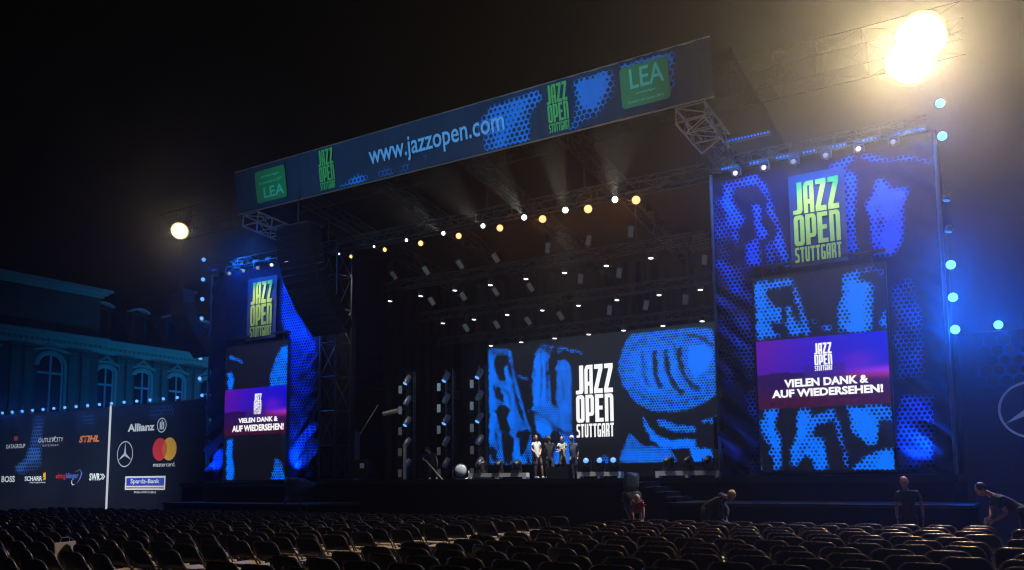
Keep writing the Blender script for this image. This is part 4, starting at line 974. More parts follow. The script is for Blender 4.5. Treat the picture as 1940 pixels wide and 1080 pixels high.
def led_bar(label, x0, x1, y, z, group):
    o = thing('led_bar', label, 'led bar', ((x0 + x1) / 2, y, z), 0, group); h = (x1 - x0) / 2
    b = MB(); b.span(-h, h, 0, .12, -.06, .09); b.build('housing', M['black_metal'], o)
    n = max(3, int(h * 2 / .1)); b = MB()
    for k in range(n): b.ball((-h + (k + .5) * 2 * h / n, -.005, 0), (.036, .02, .034), 6, 4)
    b.build('diodes', M['strip_blue'], o); return o
for i, (a, b) in enumerate(((-8.72, -8.2), (-7.78, -7.3), (-6.9, -6.45), (-6.05, -5.62), (-5.15, -4.7), (-4.25, -3.78), (-3.35, -2.45))):
    led_bar('%s from the left of the blue led bars above the right tower' % ORD[i], a, b, 27.5, 12.15, 'blue led bars above the right tower')
for i, (a, b) in enumerate(((-34.7, -34.3), (-33.6, -33.2), (-32.75, -32.4), (-31.75, -31.35), (-30.85, -30.5))):
    led_bar('%s from the left of the blue led bars above the left tower' % ORD[i], a, b, 27.5, 12.22, 'blue led bars above the left tower')
o = led_bar('long glowing bar standing in for the blue-lit truss above the right tower', -8.6, -7.0, 27.3, 13.0, 'blue led bars above the right tower')  # emissive bar in place of blue light on the truss
# light of those bars and of the footlights on the printed cloth
lamp('AREA', None, (-5.75, 26.4, 12.5), 760, (.01, .2, 1), (-5.75, 28.0, 7.0), size=(6.4, .3))
lamp('AREA', None, (-31.4, 26.6, 12.5), 560, (.01, .16, 1), (-30.6, 28.0, 7.5), size=(6.0, .3))
for (x, z, tx, tz, pw) in ((-3.2, 1.95, -3.0, 3.6, 420), (-8.9, 1.95, -8.6, 4.5, 160), (-28.9, 1.9, -28.7, 4.6, 600), (-34.8, 1.9, -34.5, 4.0, 300)):
    lamp('SPOT', None, (x, 27.3, z), pw, (.01, .16, 1), (tx, 28.0, tz), cone=95, blend=1, radius=.06)
lamp('SPOT', None, (-26.8, 26.4, 10.6), 2600, (.02, .12, 1), (-28.6, 28, 8.5), cone=60, blend=1, radius=.1)  # added blue spot that brightens the right edge of the left print
# added unseen spots behind the camera that light the roof banner
lamp('SPOT', None, (-16, -8, 8), 27000, (.5, .78, 1), (-19.5, 25, 14.6), cone=40, blend=.9, radius=.3)
lamp('SPOT', None, (-13, -8, 8), 5000, (.55, .8, 1), (-11.0, 25, 14.6), cone=20, blend=1, radius=.3)

# ================================================================== LOUDSPEAKERS
def line_array(label, x, pts, n, w_, group):
    o = thing('line_array', label, 'loudspeaker array', (x, pts[0][0], pts[0][1]), 0, group)
    def at(t):
        f = t * (len(pts) - 1); i = min(int(f), len(pts) - 2); f -= i
        return Vector((0, pts[i][0] + (pts[i + 1][0] - pts[i][0]) * f - pts[0][0], pts[i][1] + (pts[i + 1][1] - pts[i][1]) * f - pts[0][1]))
    for k in range(n):
        a, b = at(k / n), at((k + 1) / n); d = (b - a); ang = math.atan2(d.y, -d.z); c = (a + b) / 2
        rm = Matrix.Rotation(ang, 3, 'X')
        q = MB(); q.box(c + rm @ Vector((0, .3, 0)), (w_, .6, d.length * .93), rm); cab = q.build('cabinet', M['black_paint'], o)
        q = MB(); q.box(c + rm @ Vector((0, -.012, 0)), (w_ * .94, .02, d.length * .84), rm); q.build('grille', M['speaker_cloth'], cab)
    q = MB(); q.span(-w_ / 2 + .1, w_ / 2 - .1, 0, .9, .05, .13); q.tube([(0, .3, .1), (0, .3, 14.0 - pts[0][1])], .025, 6); q.build('fly_frame', M['black_metal'], o)
    return o
line_array('outer black loudspeaker array hanging left of the left tower below the floodlight', -34.45, [(25.3, 10.7), (25.4, 9.9), (25.8, 9.1), (26.4, 8.3), (26.9, 7.75)], 12, 1.15, 'hanging loudspeaker arrays')
line_array('large black loudspeaker array curving down before the left tower print', -26.0, [(24.6, 12.3), (24.7, 11.2), (25.1, 10.1), (25.9, 9.0), (26.9, 8.05)], 16, 2.0, 'hanging loudspeaker arrays')
q = MB(); q.tube([(-34.6, 25.6, 10.9), (-34.4, 25.7, 13.4)], .02, 5); tag(q.build('steel_cable', M['dull_alu']), 'thin steel cable hanging from left floodlight to the speakers', 'cable')
sf = thing('side_fill_speaker', 'black side speaker on a stand before the right edge of the stage screen', 'loudspeaker', (-9.45, 30, 1.79))
q = MB(); q.prism([(-.55, -.4), (.5, -.3), (.5, .5), (-.55, .4)], 1.0, 2.15, lambda a, b, d: (a, b, d)); bd = q.build('cabinet', M['black_paint'], sf)
q = MB(); q.box((-.02, -.37, 1.57), (.98, .03, 1.05), Matrix.Rotation(math.atan2(.1, 1.05), 3, 'Z')); q.build('grille', M['speaker_cloth'], bd)
q = MB()
for (a, b) in ((-.4, -.25), (.4, -.2), (-.4, .3), (.4, .35)): q.tube([(a, b, 0), (a, b, 1.0)], .03, 6)
q.build('stand', M['black_metal'], sf)

# ================================================================== THINGS ON THE STAGE
M['floor_bar'] = mat('light_grey_lamp_bar', (.72, .73, .73), .5, .2, .15)
fbar = 0
for (x0, x1, nm, ny) in ((-20.1, -17.35, 'left', 3), (-15.1, -13.3, 'middle', 3), (-11.95, -9.6, 'right', 3)):
    o = thing('lamp_bar', '%s of the three pale bars lying on the stage floor below moving lights' % nm, 'lamp bar', ((x0 + x1) / 2, 29.0, 1.79), 0, 'pale lamp bars on the stage floor'); h = (x1 - x0) / 2
    q = MB(); q.span(-h, h, -.12, .12, .08, .24); q.build('bar', M['floor_bar'], o)
    for k in (-.93, 0, .93):
        q = MB(); q.span(k * h - .06, k * h + .06, -.16, .16, 0, .08); q.build('foot', M['floor_bar'], o)
    for k in range(ny):
        x = x0 + (k + .6) * (x1 - x0) / (ny + .2)
        blue = nm == 'middle' or (nm == 'left' and k == 2)
        moving_head('%s moving light from the left on the %s floor bar' % (ORD[k], nm), (x, 29.0, 2.03), R(20 if nm == 'middle' else 150 + 20 * k), 22, 'moving lights on the stage floor', M['lens_blue'] if blue else M['lens_off'], .78)
mw = thing('stage_monitor', 'black wedge monitor box on the stage in front of the two right men', 'loudspeaker', (-16.15, 29.25, 1.79), R(28))
q = MB(); q.prism([(-.42, 0), (.34, 0), (.34, .16), (-.1, .44), (-.42, .44)], -.42, .42, lambda a, b, d: (d, a, b)); bd = q.build('cabinet', M['black_paint'], mw)
q = MB(); q.box((0, .14, .315), (.76, .48, .02), Matrix.Rotation(-math.atan2(.28, .44), 3, 'X')); q.build('grille', M['speaker_cloth'], bd)
# round lamp in a yoke at the stage edge
fo = thing('floor_lamp', 'round grey lamp in a pale yoke on the stage floor left of the pale bars', 'stage lamp', (-20.5, 28.9, 1.79), R(30))
q = MB(); q.lathe([(.2, .3), (.27, .2), (.29, 0), (.27, -.02)], (0, -.12, .36), (0, 1, 0), 20); hd = q.build('housing', M['dull_alu'], fo, True)
M['frost_lens'] = mat('frosted_lamp_glass', (.42, .46, .5), .3, 0, .25, 14)
q = MB(); q.lathe([(.26, -.0), (.2, -.05), (.1, -.08), (.001, -.09)], (0, -.13, .36), (0, 1, 0), 20); q.build('lens', M['frost_lens'], hd, True)
q = MB(); q.tube([(-.32, 0, .36), (-.33, 0, .1), (-.25, 0, .03), (.25, 0, .03), (.33, 0, .1), (.32, 0, .36)], .03, 6); q.build('yoke', M['floor_bar'], fo)
# three standing lamp towers at stage left
def lamp_tower(label, x, y, nlev, lit):
    o = thing('lamp_tower', label, 'lamp tower', (x, y, 1.79), R(25), 'lamp towers on the stage')
    q = MB(); truss(q, (0, 0, 0), (0, 0, nlev * 1.0 + .3), .35, .35, .022, .5, (1, 0, 0)); q.span(-.5, .5, -.5, .5, 0, .04); q.build('frame', M['dull_alu'], o)
    for k in range(nlev):
        z = .75 + k * 1.02
        q = MB(); c = Vector((-.12, -.38, z)); d = Vector((-.35, -.45, -.75)).normalized()
        q.lathe([(.1, -.3), (.14, -.2), (.15, 0), (.13, .16), (.12, .2)], c, d, 10); h = q.build('lamp_head', M['shiny_head'], o, True)
        q = MB(); q.lathe([(.115, .2), (.06, .235), (.001, .24)], c, d, 10); q.build('lens', M['lens_blue'] if k in lit else M['lens_off'], h, True)
        q = MB(); q.span(-.55, -.38, -.36, -.3, z - .62, z - .24); q.build('strobe_panel', M['strobe'], o)
        for aa in ([(-.47, -.3, z - .4), (0, -.15, z - .4)], [(0, -.15, z + .1), (-.12, -.3, z + .05)]): MB().tube(aa, .02, 5).build('arm', M['dull_alu'], o)
M['shiny_head'] = mat('grey_lamp_housing', (.22, .23, .25), .3, .4, .2)
lamp_tower('left of three lamp towers, farthest from the stage screen', -26.4, 33.0, 5, (4, 2))
lamp_tower('middle of three lamp towers left of the stage screen', -24.2, 33.2, 5, (4, 2))
lamp_tower('right of three lamp towers, closest to the stage screen', -22.15, 33.0, 5, (4, 2))
# pale posts and beams of the backstage frame
PB3 = Plane(0, 33.6, 0); PB4 = Plane(0, 32.0, 0)
def stick(label, P, a, b, r, name='steel_post', cat='post', ma='pale_steel'):
    q = MB(); q.tube([P.world(*a), P.world(*b)], r, 6); tag(q.build(name, M[ma]), label, cat, 'pale backstage posts and beams')
stick('thick pale post standing at the back left of the stage', PB3, (674, 912), (676, 818), (.17))
stick('slim pale post below the left lamp tower', PB4, (767, 908), (767, 842), .08)
stick('pale slanting beam left of the lamp towers', PB3, (727, 784), (754, 778), .12, 'steel_beam', 'beam')
stick('short pale beam high in the dark left of the stage', PB3, (657, 800), (672, 797), .11, 'steel_beam', 'beam')
stick('small pale block high in the dark left of the stage', PB3, (661, 762), (668, 757), .13, 'steel_beam', 'beam')
stick('thin pale rope slanting down at the left of the stage', PB4, (646, 880), (716, 768), .022, 'rope', 'rope')
cs = thing('flight_case', 'dark flight case with a white label at the left stage edge', 'case', (-27.3, 30.2, 1.79), R(28))
q = MB(); q.span(-.55, .55, -.35, .35, .1, .95); q.build('case_body', M['black_paint'], cs)
q = MB(); q.span(-.56, .56, -.36, -.33, .12, .16); q.span(-.56, .56, -.36, -.33, .9, .96); q.span(-.57, -.52, -.36, -.33, .16, .9); q.span(.52, .57, -.36, -.33, .16, .9); q.build('edge_profile', M['dull_alu'], cs)
q = MB(); q.span(.18, .38, -.357, -.351, .55, .78); q.build('label_sheet', M['white_print'], cs)
for a in (-.4, .4):
    q = MB(); q.lathe([(.05, -.03), (.05, .03)], (a, -.2, .05), (1, 0, 0), 10); q.build('castor', M['black_metal'], cs)

# rain-covered cameras in front of the stage
M['rain_cover'] = mat('blue_grey_rain_cover', (.07, .10, .15), .45, 0, .45, 5, .4, .8)
def lumpy(q, c, rad, seed, amp=.18, n=20, k=14, square=.55):
    base = len(q.v); q.ball((0, 0, 0), 1.0, n, k)
    sg = lambda w: math.copysign(abs(w) ** square, w)
    for i in range(base, len(q.v)):
        v = q.v[i]; q.v[i] = (c[0] + sg(v[0]) * rad[0], c[1] + sg(v[1]) * rad[1], c[2] + sg(v[2]) * rad[2])
    for i in range(base, len(q.v)):
        v = Vector(q.v[i]) - Vector(c); f = 1 + amp * noise.noise(v * 3.5 + Vector((seed, 0, 0))) + amp * .5 * noise.noise(v * 9 + Vector((0, seed, 0)))
        q.v[i] = tuple(Vector(c) + v * f)
    return q
cv = thing('covered_camera', 'upright camera on stand wrapped in a tied grey blue rain cover', 'covered camera', (-10.35, 23.2, 0), R(24), 'rain-covered cameras before the stage')
q = MB(); lumpy(q, (0, 0, 1.69), (.23, .25, .27), 1.0, .2, 24, 16, .5); q.build('head_cover', M['rain_cover'], cv, True)
q = MB(); lumpy(q, (.0, 0, 1.24), (.27, .27, .2), 4.0, .3, 24, 14, .6); q.build('body_cover', M['rain_cover'], cv, True)
q = MB(); q.lathe([(.2, 1.1), (.22, .95), (.06, .55), (.05, .4)], (0, 0, 0), (0, 0, 1), 14)
for i, v in enumerate(q.v): q.v[i] = (v[0] * (1 + .15 * math.sin(i * 2.3)), v[1], v[2])
q.build('cover_skirt', M['rain_cover'], cv, True)
q = MB(); q.lathe([(.2, 1.42), (.21, 1.44), (.2, 1.46)], (0, 0, 0), (0, 0, 1), 16); q.build('strap', M['black_paint'], cv)
q = MB()
for k in range(3): q.tube([(0, 0, .6), (.45 * math.cos(2.1 * k), .45 * math.sin(2.1 * k), 0)], .022, 6)
q.build('tripod', M['black_metal'], cv)
cv = thing('covered_camera', 'camera crane head under a drooping dark blue cover on a thin pole', 'covered camera', (-23.6, 23.0, 0), R(45), 'rain-covered cameras before the stage')
q = MB(); lumpy(q, (0, 0, 0), (.52, .26, .38), 7.0, .22, 26, 18, .8)
for i, v in enumerate(q.v):                            # the sheet tapers to the pan bar on the right and sags below the lens
    k = max(.12, 1 - .8 * (v[0] + .4) / .95); q.v[i] = (v[0] - .12 * v[2], v[1], 1.62 + .1 * v[0] + v[2] * k + .02 * math.sin(v[0] * 19 + v[2] * 11))
q.build('body_cover', M['rain_cover'], cv, True)
q = MB()
for k in range(5): lumpy(q, (-.42 - .03 * k, .0, 1.44 - .12 * k), (.09 - .006 * k, .09, .085), 11 + k, .3, 10, 6)
q.build('cover_tail', M['rain_cover'], cv, True)
q = MB(); q.tube([(0, 0, 0), (0, 0, 1.4)], .03, 7); q.tube([(.3, 0, 1.6), (.85, 0, 1.72)], .03, 7); q.lathe([(.28, 0), (.28, .03), (.05, .06)], (0, 0, 0), (0, 0, 1), 14); q.build('stand', M['dull_alu'], cv)

# ================================================================== CHAIRS
def join_arrays(items):
    """items: (mesh, matrix, material slot) -> verts, faces, slots"""
    V, Fc, S = [], [], []; n = 0
    for me, mx, sl in items:
        k = len(me.vertices); a = np.empty(k * 3, np.float32); me.vertices.foreach_get('co', a); a = a.reshape(-1, 3)
        if mx is not None:
            mm = np.array(mx); a = a @ mm[:3, :3].T + mm[:3, 3]
        V.append(a)
        for p in me.polygons: Fc.append(tuple(i + n for i in p.vertices)); S.append(sl)
        n += k
    return np.concatenate(V), Fc, S
half = [(.225, .24, 0), (.225, -.01, .43), (.222, -.17, .66), (.212, -.205, .745), (.19, -.222, .79), (.155, -.232, .815), (.12, -.236, .822)]
q = MB(); q.tube(half + [(-a, b, c) for a, b, c in half[::-1]], .0125, 6)
q.tube([(.225, .17, .12), (-.225, .17, .12)], .008, 5)
me_front = q.mesh('leg_frame', M['chair_tube'], True)
q = MB(); q.tube([(.2, -.27, 0), (.2, -.04, .26), (.2, .15, .44)], .0115, 6); q.tube([(-.2, -.27, 0), (-.2, -.04, .26), (-.2, .15, .44)], .0115, 6); q.tube([(.2, -.24, .035), (-.2, -.24, .035)], .008, 5)
me_rear = q.mesh('leg_frame', M['chair_tube'], True)
def rounded_panel(pts, th, fr):
    q = MB(); n = len(pts); cx_ = sum(p[0] for p in pts) / n; cy_ = sum(p[1] for p in pts) / n
    rings = []
    for (sc_, d) in ((.96, 0), (1, th * .3), (1, th * .7), (.96, th)):
        rings.append([fr(cx_ + (a - cx_) * sc_, cy_ + (b - cy_) * sc_, d) for a, b in pts])
    vs = [v for r_ in rings for v in r_]; fs = [tuple(range(n)), tuple(range(4 * n - 1, 3 * n - 1, -1))]
    for i in range(3):
        for k in range(n): fs.append((i * n + k, i * n + n + k, i * n + n + (k + 1) % n, i * n + (k + 1) % n))
    q.add(vs, fs); return q
seat_poly = [(-.19, -.17), (.19, -.17), (.205, 0), (.2, .14), (.17, .2), (.1, .225), (0, .23), (-.1, .225), (-.17, .2), (-.2, .14), (-.205, 0)]
me_seat = rounded_panel(seat_poly, .028, lambda a, b, d: (a, b, .428 + .05 * b + d)).mesh('seat', M['chair_seat'], False)
bp = [(-.208, .55), (.208, .55), (.208, .72), (.198, .765), (.17, .80), (.13, .818), (0, .82), (-.13, .818), (-.17, .80), (-.198, .765), (-.208, .72)]
def backfr(a, b, d):
    yb = -.095 - (b - .55) * .5 if b < .7 else -.17 - (b - .7) * .5
    return (a, yb - .028 * (1 - (a / .21) ** 2) + d - .006, b)
q = MB(); cols_ = np.linspace(-1, 1, 9); rows_ = [(.55, .208), (.64, .208), (.72, .208), (.765, .198), (.80, .17), (.818, .13)]
for sd in (0, .014):
    q.add([backfr(c_ * w_, z_, sd) for z_, w_ in rows_ for c_ in cols_], [(i * 9 + k, i * 9 + k + 1, i * 9 + k + 10, i * 9 + k + 9) for i in range(5) for k in range(8)])
rim = [i * 9 for i in range(6)] + [45 + k for k in range(1, 9)] + [i * 9 + 8 for i in range(4, -1, -1)] + [k for k in range(7, 0, -1)]
q.f += [(rim[i], rim[(i + 1) % len(rim)], rim[(i + 1) % len(rim)] + 54, rim[i] + 54) for i in range(len(rim))]
me_back = q.mesh('backrest', M['chair_black'], True)

for me_ in (me_front, me_rear, me_seat, me_back):       # these are wide event chairs
    for v in me_.vertices: v.co.x *= 1.26
def pixel(p):
    d = Vector(p) - EYEV; w_ = d.dot(fwd)
    return CX + F * d.dot(rgt) / w_, CY - F * d.dot(upv) / w_
slots = []
def block(nm, x_aisle, dx, ncol, ys, gaps=()):
    for ri, y in enumerate(ys):
        jx = random.uniform(-.22, .22)
        for ci in range(ncol):
            x = x_aisle + dx * ci + jx + random.uniform(-.02, .02)
            if any(x0 < x < x1 and y0 < y < y1 for x0, x1, y0, y1 in gaps): continue
            px, py = pixel((x, y - .22, .82))
            if (Vector((x, y, 0)).dot(Vector((fwd.x, fwd.y, 0)))) < 3 or not (-45 < px < 1985) or py > 1088: continue
            slots.append((math.hypot(x, y), x, y + random.uniform(-.03, .03), random.gauss(0, 3.2) + (random.choice((-13, 11)) if random.random() < .035 else 0), nm, ri, ci))
block('right', -8.25, .65, 12, [18.86 - .9 * k for k in range(14)])
block('far right', -.2, .65, 3, [17.9 - .9 * k for k in range(12)])
block('left', -10.75, -.65, 36, [19.5 - .88 * k for k in range(18)], gaps=((-60, -33.5, 0, 40),))
slots.sort()
proto = thing('folding_chair', 'x', 'chair', group='rows of black folding chairs')
link('leg_frame', me_front, proto); link('leg_frame', me_rear, proto); link('seat', me_seat, proto); link('backrest', me_back, proto)
chairs = []
for i, (dist, x, y, rot, nm, ri, ci) in enumerate(slots[:300]):
    o = proto if i == 0 else copy_tree(proto)
    o.location = (x, y, 0); o.rotation_euler = (0, 0, R(rot))
    o['label'] = 'folding chair, %s from the aisle in the %s row from the stage, %s block' % (ORD[ci], ORD[ri], nm)
    chairs.append(o)
rest = slots[300:]
items = []
for (dist, x, y, rot, nm, ri, ci) in rest:
    mx = Matrix.Translation((x, y, 0)) @ Matrix.Rotation(R(rot), 4, 'Z')
    items += [(me_front, mx, 0), (me_rear, mx, 0), (me_seat, mx, 1), (me_back, mx, 2)]
if items:
    V, Fc, S = join_arrays(items)
    me = bpy.data.meshes.new('far_folding_chairs'); me.from_pydata(V.tolist(), [], Fc); me.update()
    for k in ('chair_tube', 'chair_seat', 'chair_black'): me.materials.append(M[k])
    me.polygons.foreach_set('material_index', S)
    tag(link('far_folding_chairs', me), 'mass of black folding chairs in the far rows close to the stage', 'chairs', 'rows of black folding chairs', 'stuff')

# paper bag hung on a chair at the lower left
best = min(chairs, key=lambda o: abs(pixel(o.location + Vector((.2, -.2, .78)))[0] - 128) + abs(pixel(o.location + Vector((.2, -.2, .78)))[1] - 1036))
bl_ = best.location
M['paper'] = mat('white_printed_paper', (.55, .5, .44), .8, 0, .12, 12); M['paper_red'] = mat('dark_red_print', (.16, .04, .03), .8, 0, .3, 9)
bag = thing('paper_bag', 'white paper bag with dark red print hanging on a chair back', 'bag', (bl_.x + .17, bl_.y - .24, .44), R(72))
q = MB(); q.add([(-.15, -.03, 0), (.15, -.03, 0), (.15, .03, 0), (-.15, .03, 0), (-.14, -.05, .2), (.14, -.045, .21), (.14, .05, .21), (-.14, .04, .2), (-.15, -.012, .41), (.15, -.012, .43), (.15, .012, .43), (-.15, .012, .41)],
                [(0, 1, 2, 3), (0, 4, 5, 1), (1, 5, 6, 2), (2, 6, 7, 3), (3, 7, 4, 0), (4, 8, 9, 5), (5, 9, 10, 6), (6, 10, 11, 7), (7, 11, 8, 4)]); q.build('bag_body', M['paper'], bag)
q = MB(); q.add([(-.09, -.052, .06), (.1, -.052, .06), (.1, -.056, .19), (.02, -.058, .22), (-.09, -.057, .19)], [(0, 1, 2, 3, 4)]); q.build('bag_print', M['paper_red'], bag)
q = MB(); q.tube([(-.07, 0, .41), (-.05, -.01, .49), (.05, -.01, .49), (.07, 0, .42)], .006, 5); q.build('handle', M['paper'], bag)

# ================================================================== PEOPLE
M['skin'] = mat('skin', (.45, .27, .19), .55, 0, .12, 14); M['skin_red'] = mat('flushed_skin', (.42, .2, .15), .55, 0, .15, 14)
M['hair_dark'] = mat('dark_hair', (.035, .026, .02), .6, 0, .4, 40); M['hair_brown'] = mat('brown_hair', (.1, .06, .035), .6, 0, .4, 40)
M['hair_blond'] = mat('blond_hair', (.5, .33, .15), .55, 0, .35, 40); M['hair_grey'] = mat('grey_hair', (.45, .43, .4), .6, 0, .3, 40)
M['c_white'] = mat('white_cotton', (.62, .64, .62), .85, 0, .15, 8); M['c_black'] = mat('black_cotton', (.018, .018, .02), .85, 0, .3, 8)
M['c_navy'] = mat('navy_cotton', (.04, .05, .085), .85, 0, .3, 8); M['c_grey'] = mat('grey_green_cotton', (.34, .35, .3), .85, 0, .2, 8)
M['c_olive'] = mat('olive_cotton', (.17, .17, .12), .85, 0, .25, 8); M['c_tan'] = mat('grey_tan_cotton', (.12, .1, .085), .85, 0, .25, 8)
M['c_jeans'] = mat('dark_denim', (.03, .035, .05), .85, 0, .3, 10); M['c_red'] = mat('dull_red_cotton', (.3, .06, .05), .85, 0, .25, 8)
M['shoe_white'] = mat('white_shoes', (.6, .6, .58), .6, 0, .15, 8); M['shoe_dark'] = mat('dark_shoes', (.03, .03, .03), .6, 0, .3, 8)

def skin_mesh(name, chains, sub=1):
    """chains of (point, radius) grown into one surface by the Skin modifier; the first point is the root"""
    vs, es, rs, idx = [], [], [], {}
    def vid(p, r):
        k = tuple(round(c, 4) for c in p)
        if k not in idx: idx[k] = len(vs); vs.append(k); rs.append(r)
        return idx[k]
    for ch in chains:
        prev = None
        for p, r in ch:
            i = vid(p, r)
            if prev is not None and prev != i: es.append((prev, i))
            prev = i
    me = bpy.data.meshes.new(name); me.from_pydata(vs, es, []); me.update()
    o = bpy.data.objects.new(name, me); col.objects.link(o)
    o.modifiers.new('skin', 'SKIN')
    if not me.skin_vertices: bpy.ops.mesh
    sv = me.skin_vertices[0].data if me.skin_vertices else None
    if sv is None:
        bm = bmesh.new(); bm.from_mesh(me); bm.verts.layers.skin.verify(); bm.to_mesh(me); bm.free(); sv = me.skin_vertices[0].data
    for i, r in enumerate(rs):
        sv[i].radius = (r, r) if not isinstance(r, tuple) else r
        sv[i].use_root = (i == 0)
    o.modifiers['skin'].use_smooth_shade = True
    s_ = o.modifiers.new('sub', 'SUBSURF'); s_.levels = sub; s_.render_levels = sub
    out = bpy.data.meshes.new_from_object(o.evaluated_get(bpy.context.evaluated_depsgraph_get()))
    bpy.data.objects.remove(o); bpy.data.meshes.remove(me)
    return out
def merge(name, meshes, ma):
    V, Fc, S = join_arrays([(m_, None, 0) for m_ in meshes])
    me = bpy.data.meshes.new(name); me.from_pydata(V.tolist(), [], Fc); me.update()
    for p in me.polygons: p.use_smooth = True
    me.materials.append(ma); return me
def hand(q, wrist, d, nrm, k=1.0, curl=.5, spread=.25):
    """palm, four unequal bent fingers and a thumb; d points along the hand, nrm out of the palm"""
    w_, d, nrm = Vector(wrist), Vector(d).normalized(), Vector(nrm); sd = d.cross(nrm).normalized(); nrm = sd.cross(d).normalized()
    rm = Matrix((sd, nrm, d)).transposed()
    q.ball(w_ + d * .05 * k, (.042 * k, .018 * k, .056 * k), 10, 7, rm)
    for i, ln in enumerate((.068, .08, .075, .058)):
        off = (i - 1.5) * .021 * k; dd = (d + sd * (i - 1.5) * spread).normalized()
        p0 = w_ + d * .09 * k + sd * off; p1 = p0 + (dd + nrm * curl * .4).normalized() * ln * .45 * k
        p2 = p1 + (dd + nrm * curl * 1.1).normalized() * ln * .32 * k; p3 = p2 + (dd + nrm * curl * 1.9).normalized() * ln * .25 * k
        q.tube([p0, p1, p2, p3], [.0105 * k, .0095 * k, .0085 * k, .0065 * k], 6)
    p0 = w_ + d * .03 * k - sd * .032 * k; p1 = p0 + (d * .6 - sd * .8 + nrm * .3).normalized() * .038 * k; p2 = p1 + (d * .95 - sd * .25 + nrm * .35).normalized() * .032 * k
    q.tube([w_ + d * .02 * k, p0, p1, p2], [.016 * k, .014 * k, .0115 * k, .008 * k], 6)
def creased(me, seed, amp=.022):
    """folds in the cloth"""
    n = [v.normal.copy() for v in me.vertices]
    for v, q in zip(me.vertices, n):
        c = v.co; w_ = noise.noise(Vector((c.x * 9 + seed, c.y * 9, c.z * 5))) + .6 * noise.noise(Vector((c.x * 20, c.y * 20 + seed, c.z * 13)))
        v.co = c + q * w_ * amp
    return me
def lerp(a, b, t): return tuple(a[i] + (b[i] - a[i]) * t for i in range(3))
def figure(label, X, Y, z0, J, face, top, legs, hair, shoes, sleeve=.5, shorts=False, skin='skin', bald=False, hands=None, girth=1.0, headr=.105):
    """J: joints in local metres, local -y looks at the camera; face: direction the face looks"""
    o = thing('person', label, 'person', (X, Y, z0), math.atan2(-X, Y))
    J = {k: tuple(v) for k, v in J.items()}
    pel, che, nek, hd = J['pelvis'], J['chest'], J['neck'], J['head']
    g_ = girth; wai = lerp(pel, che, .5)
    mid = lambda a, b: lerp(J[a], J[b], .5)
    hipL, hipR = J['hipL'], J['hipR']
    def arms(r0, upto=None, grow=0):
        out = []
        for s_ in 'LR':
            ch = [(che, .115 * g_ + grow), (J['sh' + s_], r0 + grow)]
            if upto is None:
                ch += [(mid('sh' + s_, 'el' + s_), .047), (J['el' + s_], .041), (mid('el' + s_, 'wr' + s_), .037), (J['wr' + s_], .027)]
            elif upto <= 1:
                ch += [(lerp(J['sh' + s_], J['el' + s_], upto * .6), .062 + grow), (lerp(J['sh' + s_], J['el' + s_], upto), .06 + grow)]
            else:
                ch += [(mid('sh' + s_, 'el' + s_), .06 + grow), (J['el' + s_], .053 + grow), (lerp(J['el' + s_], J['wr' + s_], .85), .042 + grow)]
            out.append(ch)
        return out
    def legs_(grow=0, upto=None):
        out = []
        for s_ in 'LR':
            ch = [(pel, .12 * g_ + grow), (J['hip' + s_], .095 * g_ + grow), (mid('hip' + s_, 'kn' + s_), .08 + grow)]
            if upto == 'knee': ch += [(lerp(J['hip' + s_], J['kn' + s_], .95), .078 + grow)]
            else:
                ch += [(J['kn' + s_], .06 + grow), (lerp(J['kn' + s_], J['an' + s_], .35), .058 + grow), (lerp(J['kn' + s_], J['an' + s_], .97), .04 + grow)]
            out.append(ch)
        return out
    def thin(chs):                                       # covered flesh stays well inside the clothes
        return [[(p, r * (.72 if i < (4 if not shorts else 3) else 1)) for i, (p, r) in enumerate(c_)] for c_ in chs]
    body = skin_mesh('body', [[(pel, .08 * g_), (wai, .08 * g_), (che, .085 * g_), (nek, .052), (lerp(nek, hd, .55), .055)]] + [[(che, .085 * g_), (c_[1][0], .046)] + c_[2:] for c_ in arms(.05)] + thin(legs_()))
    f = Vector(face).normalized(); up = Vector(hd) - Vector(nek); up = (up - f * up.dot(f)).normalized(); sd = f.cross(up)
    rm = Matrix((sd, f, up)).transposed(); H_ = Vector(hd); k = headr / .105
    loc = lambda a, b, c: H_ + sd * a * k + f * b * k + up * c * k
    q = MB(); q.ball(H_ + up * .02 * k, (.076 * k, .095 * k, .105 * k), 16, 11, rm); q.ball(loc(0, .028, -.05), (.056 * k, .062 * k, .068 * k), 14, 9, rm)
    q.tube([loc(0, .085, .015), loc(0, .108, -.018), loc(0, .088, -.03)], [.011 * k, .016 * k, .012 * k], 6)          # nose
    q.tube([loc(-.045, .082, .028), loc(0, .094, .033), loc(.045, .082, .028)], .011 * k, 6)                          # brow
    q.tube([loc(-.024, .083, -.06), loc(0, .091, -.058), loc(.024, .083, -.06)], .008 * k, 6)                         # lips
    for s_ in (-1, 1): q.ball(loc(.076 * s_, -.005, .0), (.012 * k, .024 * k, .034 * k), 8, 6, rm)                    # ears
    for s_ in 'LR':
        w_, e_ = Vector(J['wr' + s_]), Vector(J['el' + s_]); hv = (hands or {}).get(s_)
        d_, n_, kk, cu, spd = hv if hv else (w_ - e_, Vector((0, 0, -1)) if abs((w_ - e_).normalized().z) < .7 else Vector((1 if s_ == 'L' else -1, 0, 0)), 1, .5, .1)
        hand(q, w_, d_, n_, kk, cu, spd)
    hm = q.mesh('x', None)
    b = link('body', merge('body', [body, hm], M[skin]), o)
    q = MB()
    for s_ in (-1, 1): q.ball(loc(.032 * s_, .083, .008), (.011 * k, .008 * k, .008 * k), 8, 5, rm)
    q.build('eyes', M['shoe_dark'], b, True)
